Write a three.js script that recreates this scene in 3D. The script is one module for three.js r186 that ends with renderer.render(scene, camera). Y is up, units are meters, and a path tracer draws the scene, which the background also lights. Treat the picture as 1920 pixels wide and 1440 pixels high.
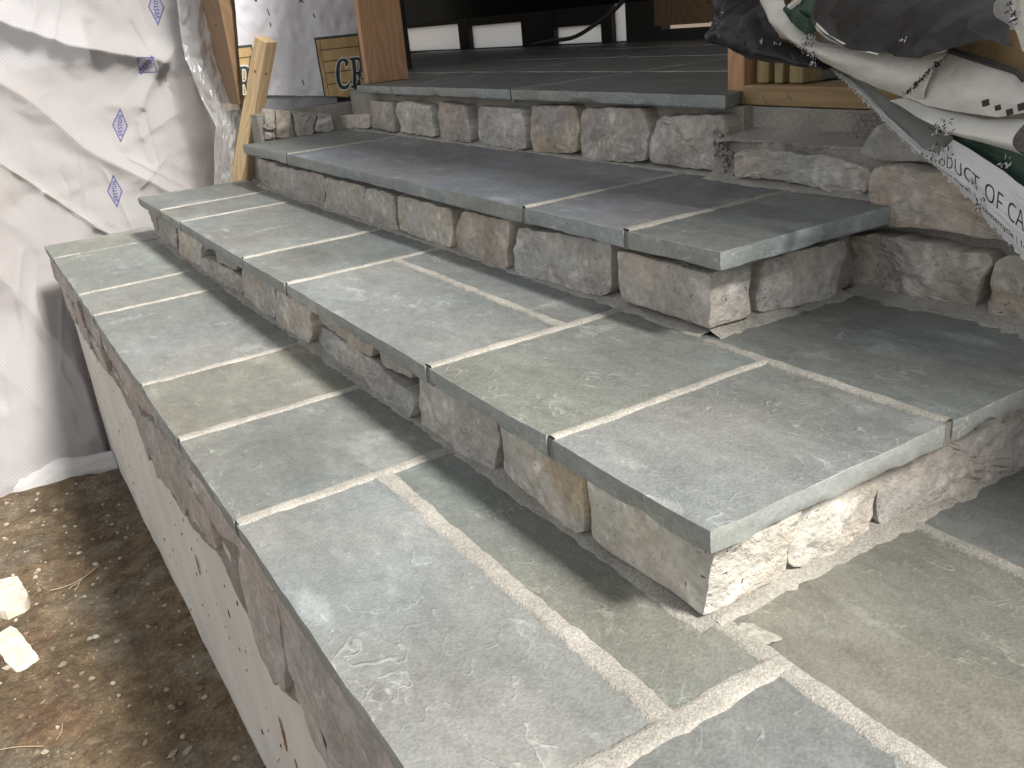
import * as THREE from 'three';
import { mergeGeometries, toCreasedNormals } from 'three/addons/utils/BufferGeometryUtils.js';
import { RoundedBoxGeometry } from 'three/addons/geometries/RoundedBoxGeometry.js';

// ---------------------------------------------------------------- camera, sky, sun, exposure
const scene = new THREE.Scene();
const FOCAL = 1710.88, RES_W = 1920, RES_H = 1440;            // photograph's focal length in its pixels
const camera = new THREE.PerspectiveCamera(2 * Math.atan(RES_H / 2 / FOCAL) * 180 / Math.PI, 4 / 3, 0.02, 900);
camera.position.set(0.6948, 0.7505, 0.6438);
camera.rotation.set(-21.889 * Math.PI / 180, 60.676 * Math.PI / 180, -5.694 * Math.PI / 180, 'YXZ');
camera.updateMatrixWorld(true);

const SUN = new THREE.Vector3(0.98, 1, -0.26).normalize();
function makeSky() {
  const w = 256, h = 128, d = new Float32Array(w * h * 4);
  for (let j = 0; j < h; j++) for (let i = 0; i < w; i++) {
    const el = ((j + 0.5) / h - 0.5) * Math.PI, k = (j * w + i) * 4;
    const up = Math.max(0, Math.sin(el));
    const b = 0.62 + 0.30 * (1 - up);
    d[k] = b * 0.985; d[k + 1] = b * 1.0; d[k + 2] = b * 1.005; d[k + 3] = 1;
  }
  const t = new THREE.DataTexture(d, w, h, THREE.RGBAFormat, THREE.FloatType);
  t.mapping = THREE.EquirectangularReflectionMapping; t.magFilter = THREE.LinearFilter; t.needsUpdate = true;
  return t;
}
const sky = makeSky();
scene.background = sky; scene.environment = sky;
const SKY_LEVEL = 0.51;
scene.backgroundIntensity = SKY_LEVEL; scene.environmentIntensity = SKY_LEVEL;

const sun = new THREE.DirectionalLight(new THREE.Color().setRGB(1.0, 0.955, 0.88), 4.8);
sun.position.copy(SUN).multiplyScalar(12); sun.target.position.set(0, 0, 0);
sun.castShadow = true; sun.shadow.radius = 17; sun.shadow.mapSize.set(2048, 2048);
Object.assign(sun.shadow.camera, { left: -7, right: 7, top: 7, bottom: -7, near: 0.5, far: 30 });
scene.add(sun, sun.target);

const renderer = new THREE.WebGLRenderer({ antialias: true });
renderer.toneMapping = THREE.LinearToneMapping;
renderer.toneMappingExposure = 1.74;
renderer.shadowMap.enabled = true;

// ---------------------------------------------------------------- random numbers and noise
let seedState = 12345;
const rnd = () => { seedState = (seedState + 0x6D2B79F5) | 0; let t = Math.imul(seedState ^ (seedState >>> 15), 1 | seedState); t = (t + Math.imul(t ^ (t >>> 7), 61 | t)) ^ t; return ((t ^ (t >>> 14)) >>> 0) / 4294967296; };
const R = (a, b) => a + (b - a) * rnd();
const clamp = (x, a = 0, b = 1) => x < a ? a : x > b ? b : x;
const sstep = (a, b, x) => { const t = clamp((x - a) / (b - a)); return t * t * (3 - 2 * t); };
const lerp = (a, b, t) => a + (b - a) * t;
const TABLE = new Float32Array(65536); { for (let i = 0; i < 65536; i++) TABLE[i] = rnd() * 2 - 1; }
const hash3 = (x, y, z) => TABLE[(Math.imul(x, 73856093) ^ Math.imul(y, 19349663) ^ Math.imul(z, 83492791)) & 65535];
function N2(u, v, fu, fv, s = 0) {             // value noise, periodic over the unit square; fu, fv whole numbers of cells
  const x = u * fu, y = v * fv, x0 = Math.floor(x), y0 = Math.floor(y); let fx = x - x0, fy = y - y0;
  fx = fx * fx * (3 - 2 * fx); fy = fy * fy * (3 - 2 * fy);
  const xa = ((x0 % fu) + fu) % fu, xb = xa + 1 === fu ? 0 : xa + 1, ya = ((y0 % fv) + fv) % fv, yb = ya + 1 === fv ? 0 : ya + 1;
  const a = hash3(xa, ya, s), b = hash3(xb, ya, s), c = hash3(xa, yb, s), d = hash3(xb, yb, s);
  return a + (b - a) * fx + (c - a + (a - b - c + d) * fx) * fy;
}
function F2(u, v, fu, fv, oct, s = 0, gain = 0.5) { let r = 0, a = 1, n = 0; for (let i = 0; i < oct; i++) { r += a * N2(u, v, fu, fv, s + i * 7); n += a; a *= gain; fu *= 2; fv *= 2; } return r / n; }
function noise3(x, y, z, s = 0) {
  const x0 = Math.floor(x), y0 = Math.floor(y), z0 = Math.floor(z); let fx = x - x0, fy = y - y0, fz = z - z0;
  fx = fx * fx * (3 - 2 * fx); fy = fy * fy * (3 - 2 * fy); fz = fz * fz * (3 - 2 * fz);
  const g = (i, j, k) => hash3(x0 + i + s * 31, y0 + j, z0 + k);
  return lerp(lerp(lerp(g(0, 0, 0), g(1, 0, 0), fx), lerp(g(0, 1, 0), g(1, 1, 0), fx), fy), lerp(lerp(g(0, 0, 1), g(1, 0, 1), fx), lerp(g(0, 1, 1), g(1, 1, 1), fx), fy), fz);
}
const fbm3 = (x, y, z, oct = 3, s = 0) => { let v = 0, a = 1, n = 0; for (let i = 0; i < oct; i++) { v += a * noise3(x, y, z, s + i); n += a; a *= 0.5; x *= 2.03; y *= 2.03; z *= 2.03; } return v / n; };

// ---------------------------------------------------------------- photograph pixel -> point on a plane of the place
const ray = (px, py) => new THREE.Vector3((px - RES_W / 2) / FOCAL, -(py - RES_H / 2) / FOCAL, -1).applyQuaternion(camera.quaternion);
const onAxis = (k, px, py, v) => { const d = ray(px, py), o = camera.position; return o.clone().addScaledVector(d, (v - o[k]) / d[k]); };
const onX = (p, v) => onAxis('x', p[0], p[1], v), onY = (p, v) => onAxis('y', p[0], p[1], v), onZ = (p, v) => onAxis('z', p[0], p[1], v);

// ---------------------------------------------------------------- textures
function tex(N, fn, srgb, repeat = true) {          // fn(u, v) -> grey value or [r,g,b], 0..1
  const d = new Uint8Array(N * N * 4);
  for (let j = 0; j < N; j++) for (let i = 0; i < N; i++) {
    const c = fn(i / N, j / N, i, j), k = (j * N + i) * 4;
    if (typeof c === 'number') { const v = clamp(c) * 255; d[k] = d[k + 1] = d[k + 2] = v; } else { d[k] = clamp(c[0]) * 255; d[k + 1] = clamp(c[1]) * 255; d[k + 2] = clamp(c[2]) * 255; }
    d[k + 3] = 255;
  }
  const t = new THREE.DataTexture(d, N, N); if (srgb) t.colorSpace = THREE.SRGBColorSpace;
  t.wrapS = t.wrapT = repeat ? THREE.RepeatWrapping : THREE.ClampToEdgeWrapping;
  t.magFilter = THREE.LinearFilter; t.minFilter = THREE.LinearMipmapLinearFilter; t.generateMipmaps = true; t.anisotropy = 8; t.needsUpdate = true;
  return t;
}
// natural cleft bluestone, 2 m square: thin layers that end in curved ridges
const SLATE_M = 1.4;
function makeSlate(s) {
  const N = 1024, H = new Float32Array(N * N), C = new Float32Array(N * N), G = new Float32Array(N * N);
  for (let j = 0; j < N; j++) for (let i = 0; i < N; i++) {
    const u = i / N, v = j / N, k = j * N + i;
    const wx = F2(u, v, 9, 9, 4, 40 + s, 0.62) * 0.05, wy = F2(u, v, 9, 9, 4, 60 + s, 0.62) * 0.05;
    const a = F2(u + wx, v + wy, 3, 8, 6, s, 0.54) * 4.4 + 50, fl = Math.floor(a), fr = a - fl;
    const rise = sstep(0.90, 0.985, fr), edge = Math.exp(-Math.pow((fr - 0.955) / 0.022, 2));
    const b = F2(u + wy, v + wx, 6, 13, 5, 20 + s, 0.55) * 3.1 + 50, fb = b - Math.floor(b), edge2 = Math.exp(-Math.pow((fb - 0.95) / 0.03, 2));
    const mask = sstep(0.0, 0.42, F2(u, v, 11, 15, 4, 90 + s)), mask2 = sstep(0.05, 0.45, F2(u, v, 14, 14, 4, 95 + s));
    const fine = F2(u, v, 70, 110, 3, 120 + s, 0.6), grain = N2(u, v, 520, 520, 140 + s), small = F2(u, v, 16, 34, 5, 160 + s, 0.58);
    H[k] = 0.40 + 0.13 * rise * (0.15 + mask) + 0.10 * sstep(0.88, 0.98, fb) * mask2 + 0.19 * small + 0.08 * fine + 0.05 * grain;
    const cloud = F2(u, v, 4, 6, 5, 200 + s, 0.55), bloom = sstep(0.2, 0.6, F2(u, v, 12, 20, 5, 240 + s, 0.6)), fleck = Math.pow(Math.max(0, N2(u, v, 190, 210, 280 + s)), 12);
    C[k] = 0.69 + 0.11 * cloud + 0.06 * small + 0.045 * fine + 0.04 * grain + 0.13 * edge * mask + 0.15 * edge2 * mask2 + 0.10 * bloom + 0.16 * fleck;
    G[k] = F2(u, v, 3, 3, 3, 300 + s) * 0.03;
  }
  const col = tex(N, (u, v, i, j) => { const k = j * N + i, c = C[k], g = G[k]; return [c - g, c, c + g * 0.9]; }, true);
  const bmp = tex(N, (u, v, i, j) => H[j * N + i], false);
  return { col, bmp };
}
const slateA = makeSlate(0), slateB = makeSlate(11);
// split-face limestone, 0.5 m square
const lime = (() => {
  const N = 1024, pit = (u, v) => Math.pow(Math.max(0, N2(u, v, 95, 95, 440)), 14) * sstep(-0.1, 0.4, N2(u, v, 9, 9, 445));
  const col = tex(N, (u, v) => {
    const m = F2(u, v, 5, 5, 5, 400, 0.58), p = F2(u, v, 40, 40, 4, 420, 0.6), chip = sstep(0.2, 0.5, F2(u, v, 14, 14, 5, 460, 0.6));
    const c = 0.75 + 0.12 * m + 0.10 * p + 0.10 * chip - 0.45 * pit(u, v), w = F2(u, v, 3, 3, 4, 480) * 0.03;
    return [c + 0.006 + w, c, c - 0.012 - w];
  }, true);
  const bmp = tex(N, (u, v) => 0.5 + 0.34 * F2(u, v, 10, 10, 7, 500, 0.66) + 0.10 * Math.abs(F2(u, v, 18, 26, 4, 530)) - 0.3 * pit(u, v), false);
  return { col, bmp };
})();
// sandy mortar, 0.4 m square
const sand = (() => {
  const N = 1024;
  const col = tex(N, (u, v) => { const g = N2(u, v, 330, 330, 600), g2 = N2(u, v, 150, 150, 610), m = F2(u, v, 6, 6, 4, 620); const c = 0.73 + 0.07 * g + 0.06 * g2 + 0.09 * m; return [c + 0.008, c, c - 0.018]; }, true);
  const bmp = tex(N, (u, v) => 0.5 + 0.16 * N2(u, v, 330, 330, 600) + 0.14 * N2(u, v, 150, 150, 610) + 0.25 * F2(u, v, 12, 12, 4, 640), false);
  return { col, bmp };
})();
// bare trodden soil, 2.5 m square
const soil = (() => {
  const N = 1024;
  const col = tex(N, (u, v) => {
    const m = F2(u, v, 5, 5, 5, 700), o = F2(u, v, 9, 9, 4, 720), g = F2(u, v, 60, 60, 3, 740), gr = N2(u, v, 420, 420, 760);
    const grey = sstep(0.05, 0.4, F2(u, v, 12, 12, 5, 780)), red = sstep(0.25, 0.5, o), fleck = Math.pow(Math.max(0, N2(u, v, 240, 240, 790)), 10);
    const b = 0.43 + 0.12 * m + 0.12 * g + 0.06 * gr;
    let c = [b + 0.035, b - 0.005, b - 0.065];
    c = c.map((x, k) => lerp(x, [b + 0.07, b + 0.065, b + 0.045][k], grey * 0.8));
    c = c.map((x, k) => lerp(x, [b + 0.05, b - 0.035, b - 0.10][k], red * 0.55));
    return c.map((x) => x + fleck * 0.45);
  }, true);
  const bmp = tex(N, (u, v) => 0.5 + 0.22 * F2(u, v, 20, 20, 5, 800, 0.6) + 0.2 * F2(u, v, 130, 130, 3, 820), false);
  return { col, bmp };
})();
// planed softwood, grain along v, 0.4 x 1.6 m
const wood = (() => {
  const N = 1024;
  const grain = (u, v) => { const w = F2(u, v, 3, 4, 3, 900) * 0.35; return Math.sin((u * 16 + w * 9 + F2(u, v, 2, 2, 2, 910) * 5) * 6.283); };
  const knots = [[0.15, 0.2, 0.018], [0.62, 0.53, 0.022], [0.36, 0.83, 0.016], [0.86, 0.08, 0.02], [0.8, 0.72, 0.014]];
  const col = tex(N, (u, v) => {
    let c = 0.80 + 0.035 * grain(u, v) + 0.03 * N2(u, v, 260, 9, 920) + 0.03 * F2(u, v, 8, 4, 3, 930), kn = 0;
    for (const [ku, kv, r] of knots) { const d = Math.hypot((u - ku), (v - kv) * 3.2) / r; kn = Math.max(kn, 1 - sstep(0.55, 1.15, d + 0.15 * N2(u, v, 60, 60, 940))); }
    return [lerp(c, 0.55, kn), lerp(c - 0.025, 0.36, kn), lerp(c - 0.07, 0.24, kn)];
  }, true);
  const bmp = tex(512, (u, v) => 0.5 + 0.2 * grain(u, v) + 0.2 * N2(u, v, 250, 14, 950), false);
  return { col, bmp };
})();
const crumpleBump = tex(512, (u, v) => { const a = F2(u, v, 5, 5, 4, 1000), b = Math.abs(F2(u, v, 4, 4, 4, 1010)); return 0.5 + 0.25 * a + 0.5 * b; }, false);
const weaveBump = tex(512, (u, v) => { const n = 16, a = ((u + v) * n) % 1, b = ((u - v + 2) * n) % 1; const l = (t) => Math.exp(-Math.pow((t - 0.5) / 0.16, 2)); return 0.25 + 0.6 * Math.max(l(a), l(b)) + 0.1 * F2(u, v, 6, 6, 3, 1020); }, false);
const dustTex = tex(1024, (u, v) => { const c = 0.86 + 0.06 * F2(u, v, 4, 4, 5, 1100) + 0.03 * N2(u, v, 300, 300, 1110); return [c, c - 0.004, c - 0.012]; }, true);

// ---------------------------------------------------------------- materials
const rgb = (r, g, b) => new THREE.Color().setRGB(r, g, b);
const std = (c, o = {}) => new THREE.MeshStandardMaterial({ color: rgb(...c), roughness: 0.85, side: THREE.DoubleSide, ...o });
const slateMat = (c, which = slateA, o = {}) => std(c.map((x) => x / 0.46), { map: which.col, bumpMap: which.bmp, bumpScale: 0.006, roughness: 0.5, ...o });
const SL = {
  green: slateMat([0.178, 0.187, 0.170], slateA), olive: slateMat([0.174, 0.177, 0.157], slateB), blue: slateMat([0.182, 0.192, 0.189], slateB),
  blueA: slateMat([0.174, 0.186, 0.184], slateA), purple: slateMat([0.152, 0.162, 0.177], slateA), dark: slateMat([0.154, 0.166, 0.161], slateB), grey: slateMat([0.176, 0.185, 0.174], slateB),
};
const edgeMat = std([0.275, 0.295, 0.29].map((x) => x / 0.46), { map: slateA.col, bumpMap: slateA.bmp, bumpScale: 0.0012, roughness: 0.7 });
const limeMats = [[0.42, 0.403, 0.388], [0.53, 0.505, 0.465], [0.40, 0.388, 0.378], [0.43, 0.405, 0.385], [0.40, 0.372, 0.345]].map((c) => std(c.map((x) => x / 0.56), { map: lime.col, bumpMap: lime.bmp, bumpScale: 0.016, roughness: 0.92, vertexColors: true }));
const jointMat = std([0.302, 0.297, 0.285].map((x) => x / 0.5), { map: sand.col, bumpMap: sand.bmp, bumpScale: 0.0016, roughness: 0.95 });
const bedMat = std([0.302, 0.297, 0.285].map((x) => x / 0.5), { map: sand.col, bumpMap: sand.bmp, bumpScale: 0.002, roughness: 0.95 });
const concreteMat = std([0.302, 0.299, 0.289].map((x) => x / 0.5), { map: sand.col, bumpMap: sand.bmp, bumpScale: 0.002, roughness: 0.95 });
const woodMat = (c) => std(c.map((x) => x / 0.58), { map: wood.col, bumpMap: wood.bmp, bumpScale: 0.0008, roughness: 0.75 });
const WD = { cedar: woodMat([0.44, 0.275, 0.18]), pine: woodMat([0.62, 0.49, 0.33]), treated: woodMat([0.31, 0.235, 0.14]), block: woodMat([0.30, 0.255, 0.15]), dark: woodMat([0.20, 0.13, 0.08]) };

// ---------------------------------------------------------------- object helpers
const taken = {};
function numbered(n) { if (!(n in taken)) { taken[n] = 0; return n; } taken[n]++; return n + '_' + String(taken[n]).padStart(3, '0'); }
function meta(o, label, category, group, kind) { o.userData = { label, category }; if (group) o.userData.group = group; if (kind) o.userData.kind = kind; return o; }
function thing(name, label, category, base = [0, 0, 0], group) {
  const g = new THREE.Group(); g.name = numbered(name); g.position.set(...base); scene.add(g); meta(g, label, category, group); return g;
}
function part(name, geo, mat, parent, label) {             // geometry in world metres
  const m = new THREE.Mesh(geo, mat); m.name = name; m.castShadow = m.receiveShadow = true; if (label) m.userData.label = label;
  let o = parent, p = new THREE.Vector3(); while (o && o !== scene) { p.add(o.position); o = o.parent; }
  geo.translate(-p.x, -p.y, -p.z); parent.add(m); return m;
}
function geom(pos, uv, idx, col) {
  const g = new THREE.BufferGeometry(); g.setAttribute('position', new THREE.Float32BufferAttribute(pos, 3)); g.setAttribute('uv', new THREE.Float32BufferAttribute(uv, 2));
  if (col) g.setAttribute('color', new THREE.Float32BufferAttribute(col, 3)); g.setIndex(idx); g.computeVertexNormals(); return g;
}
function boxUV(g0, sc = 1, rot = false) {                  // uv in metres by the face's direction
  const g = g0.index ? g0.toNonIndexed() : g0, p = g.attributes.position, n = g.attributes.normal, uv = new Float32Array(p.count * 2);
  for (let i = 0; i < p.count; i += 3) {
    let nx = 0, ny = 0, nz = 0; for (let k = 0; k < 3; k++) { nx += Math.abs(n.getX(i + k)); ny += Math.abs(n.getY(i + k)); nz += Math.abs(n.getZ(i + k)); }
    for (let k = 0; k < 3; k++) {
      const x = p.getX(i + k), y = p.getY(i + k), z = p.getZ(i + k); let a, b;
      if (ny >= nx && ny >= nz) { a = x; b = z; } else if (nx >= nz) { a = z; b = y; } else { a = x; b = y; }
      if (rot) [a, b] = [b, a]; uv[(i + k) * 2] = a * sc; uv[(i + k) * 2 + 1] = b * sc;
    }
  }
  g.setAttribute('uv', new THREE.BufferAttribute(uv, 2)); return g;
}
// rough box, subdivided and worn with noise
function roughBox(x0, x1, y0, y1, z0, z1, cell, amp, sc, s = 0, freq = 14) {
  const n = (d) => Math.max(1, Math.min(160, Math.round(d / cell)));
  const g = new THREE.BoxGeometry(x1 - x0, y1 - y0, z1 - z0, n(x1 - x0), n(y1 - y0), n(z1 - z0)); g.translate((x0 + x1) / 2, (y0 + y1) / 2, (z0 + z1) / 2);
  const p = g.attributes.position;
  for (let i = 0; i < p.count; i++) { const x = p.getX(i), y = p.getY(i), z = p.getZ(i); p.setXYZ(i, x + amp * fbm3(x * freq, y * freq, z * freq, 3, s), y + amp * 0.5 * fbm3(x * freq, y * freq, z * freq, 3, s + 5), z + amp * fbm3(x * freq, y * freq, z * freq, 3, s + 9)); }
  g.computeVertexNormals(); return boxUV(g, sc);
}
// a timber with rounded arrises; axis = long axis
function timber(w, h, l, r = 0.004) {                       // local: w along x, l along y, h along z
  const g = new RoundedBoxGeometry(w, l, h, 2, r), p = g.attributes.position, n = g.attributes.normal, uv = new Float32Array(p.count * 2), ox = rnd(), oy = rnd();
  for (let i = 0; i < p.count; i++) { const ax = Math.abs(n.getX(i)), az = Math.abs(n.getZ(i)), ay = Math.abs(n.getY(i)); let a, b; if (ay > ax && ay > az) { a = p.getX(i); b = p.getZ(i); } else { a = ax > az ? p.getZ(i) : p.getX(i); b = p.getY(i); } uv[2 * i] = a / 0.4 + ox; uv[2 * i + 1] = b / 1.6 + oy; }
  g.setAttribute('uv', new THREE.BufferAttribute(uv, 2)); return g;
}
function between(g, A, B, facing) {                          // stand a timber between two end points, its local z towards `facing`
  const y = B.clone().sub(A).normalize(), z = facing.clone().addScaledVector(y, -facing.dot(y)).normalize(), x = new THREE.Vector3().crossVectors(y, z);
  g.applyMatrix4(new THREE.Matrix4().makeBasis(x, y, z).setPosition(A.clone().add(B).multiplyScalar(0.5))); return g;
}

// ---------------------------------------------------------------- paving slab: four corners (x,z), cleft top, chipped sawn edges
let slabSeed = 0;
const TH = 0.039;
function slabGeo(c, top, th, o = {}) {
  const [[ax, az], [bx, bz], [cx, cz], [dx, dz]] = c, s = ++slabSeed, L = Math.hypot(bx - ax, bz - az), W = Math.hypot(dx - ax, dz - az);
  const nu = Math.max(4, Math.min(60, Math.round(L / 0.022))), nv = Math.max(4, Math.min(50, Math.round(W / 0.022)));
  const ox = R(0, 9), oz = R(0, 9), tilt = [R(-0.0008, 0.0008), R(-0.0008, 0.0008)], jag = o.jag ?? 0.0022;
  const pos = [], uv = [], idx = [];
  const P = (i, j) => { const u = i / nu, v = j / nv; return [lerp(lerp(ax, bx, u), lerp(dx, cx, u), v), lerp(lerp(az, bz, u), lerp(dz, cz, u), v)]; };
  for (let j = 0; j <= nv; j++) for (let i = 0; i <= nu; i++) {
    let [x, z] = P(i, j); const e = i === 0 || j === 0 || i === nu || j === nv;
    if (e) { x += jag * fbm3(x * 22, s, z * 22, 3, 1); z += jag * fbm3(x * 22, s + 50, z * 22, 3, 2); }
    const y = top + 0.0014 * fbm3(x * 7, s, z * 12, 3, 3) + tilt[0] * (i / nu - 0.5) + tilt[1] * (j / nv - 0.5) - (e ? 0.0012 + 0.0022 * Math.max(0, fbm3(x * 35, s, z * 35, 2, 4)) : 0);
    pos.push(x, y, z); uv.push((x + ox) / SLATE_M, (z + oz) / SLATE_M);
  }
  const id = (i, j) => j * (nu + 1) + i;
  for (let j = 0; j < nv; j++) for (let i = 0; i < nu; i++) idx.push(id(i, j), id(i, j + 1), id(i + 1, j), id(i + 1, j), id(i, j + 1), id(i + 1, j + 1));
  const g = geom(pos, uv, idx);
  const per = []; for (let i = 0; i < nu; i++) per.push(id(i, 0)); for (let j = 0; j < nv; j++) per.push(id(nu, j)); for (let i = nu; i > 0; i--) per.push(id(i, nv)); for (let j = nv; j > 0; j--) per.push(id(0, j)); per.push(per[0]);
  const sp = [], su = [], si = []; let run = 0;
  const mx = (ax + bx + cx + dx) / 4, mz = (az + bz + cz + dz) / 4;
  per.forEach((k, q) => {
    const x = pos[3 * k], y = pos[3 * k + 1], z = pos[3 * k + 2]; if (q) { const kp = per[q - 1]; run += Math.hypot(x - pos[3 * kp], z - pos[3 * kp + 2]); }
    const chip = (o.chip ?? 0.011) * Math.max(0, fbm3(x * 16, s, z * 16, 3, 6) - 0.1), d = Math.hypot(x - mx, z - mz) || 1, ux = (x - mx) / d, uz = (z - mz) / d;
    const rows = [[0, 0], [0.0007, -0.0022], [0.0009 + 0.0008 * noise3(x * 60, s, z * 60), -th * 0.55], [-0.0004 - chip, -th + 0.004 + chip * 0.6], [-0.008 - chip * 2, -th]];
    rows.forEach(([out, dy], r) => { sp.push(x + ux * out, r ? top + dy : y, z + uz * out); su.push((run + ox) / SLATE_M, (dy + oz) / SLATE_M); });
    if (q) for (let r = 0; r < 4; r++) { const a = (q - 1) * 5 + r, b = q * 5 + r; si.push(a, b, a + 1, b, b + 1, a + 1); }
  });
  const base = sp.length / 3; sp.push(mx, top - th, mz); su.push(0, 0);
  for (let q = 1; q < per.length; q++) si.push((q - 1) * 5 + 4, q * 5 + 4, base);
  return [g, toCreasedNormals(geom(sp, su, si), 0.5)];
}
function slab(parent, c, top, th, mat, o) {
  const [t, s] = slabGeo(c, top, th, o);
  const m = part('paving_slab', t, mat, parent); part('slab_edge', s, edgeMat, m); return m;
}
const rect = (x0, x1, z0, z1) => [[x0, z0], [x1, z0], [x1, z1], [x0, z1]];
// mortar ribbon along a line on a level, a little proud, ragged sides
function joint(parent, A, B, y, w, mat = jointMat, name = 'mortar_joint') {
  const L = Math.hypot(B[0] - A[0], B[1] - A[1]), n = Math.max(8, Math.round(L / 0.009)), tx = (B[0] - A[0]) / L, tz = (B[1] - A[1]) / L, s = ++slabSeed;
  const pos = [], uv = [], idx = [], prof = [[-1, -0.003], [-0.8, 0.0012], [-0.35, 0.0022], [0.35, 0.0022], [0.8, 0.0012], [1, -0.003]];
  for (let i = 0; i <= n; i++) {
    const d = i / n * L, cx = A[0] + tx * d, cz = A[1] + tz * d;
    const wl = w / 2 * (1 + 0.22 * fbm3(d * 9, s, 0.5, 2, 3) + 0.30 * fbm3(d * 55, s, 1.5, 2, 4)), wr = w / 2 * (1 + 0.22 * fbm3(d * 9, s, 7.5, 2, 3) + 0.30 * fbm3(d * 55, s, 9.5, 2, 4)), off = 0.0025 * fbm3(d * 3, s, 3.3, 2, 5);
    prof.forEach(([k, h]) => { const q = (k < 0 ? wl : wr) * k + off; pos.push(cx - tz * q, y + h + 0.0012 * noise3(d * 40, q * 120, s), cz + tx * q); uv.push((d + s * 0.13) / 0.4, q / 0.4); });
    if (i) for (let r = 0; r < 5; r++) { const a = (i - 1) * 6 + r, b = i * 6 + r; idx.push(a, a + 1, b, b, a + 1, b + 1); }
  }
  const plug = new THREE.BoxGeometry(L, TH - 0.004, w * 0.8); plug.rotateY(-Math.atan2(tz, tx)); plug.translate((A[0] + B[0]) / 2, y - TH / 2 - 0.0015, (A[1] + B[1]) / 2);
  return part(name, mergeGeometries([geom(pos, uv, idx), plug]), mat, parent);
}
// mortar fillet in the corner between a level and a riser: A,B on the level at the riser, out = horizontal direction away from it
function fillet(parent, A, B, y, out, w, h, mat = bedMat) {
  const L = Math.hypot(B[0] - A[0], B[1] - A[1]), n = Math.max(8, Math.round(L / 0.012)), s = ++slabSeed, pos = [], uv = [], idx = [];
  for (let i = 0; i <= n; i++) {
    const d = i / n, x = lerp(A[0], B[0], d), z = lerp(A[1], B[1], d), D = d * L, ww = w * (1 + 0.35 * fbm3(D * 8, s, 0, 3, 1) + 0.2 * noise3(D * 60, s, 4)), hh = h * (1 + 0.3 * fbm3(D * 10, s, 3, 3, 2));
    [[1, -0.002], [0.93, 0.0015], [0.55, 0.004], [0.12, 0.45 * hh], [-0.5, hh], [-1.0, hh]].forEach(([k, yy], r) => { pos.push(x + out[0] * ww * k, y + yy + 0.0015 * noise3(D * 50, r * 3, s), z + out[1] * ww * k); uv.push(D / 0.4, (k * ww) / 0.4); });
    if (i) for (let r = 0; r < 5; r++) { const a = (i - 1) * 6 + r, b = i * 6 + r; idx.push(a, b, a + 1, b, b + 1, a + 1); }
  }
  return part('mortar_fillet', geom(pos, uv, idx), mat, parent);
}

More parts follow.
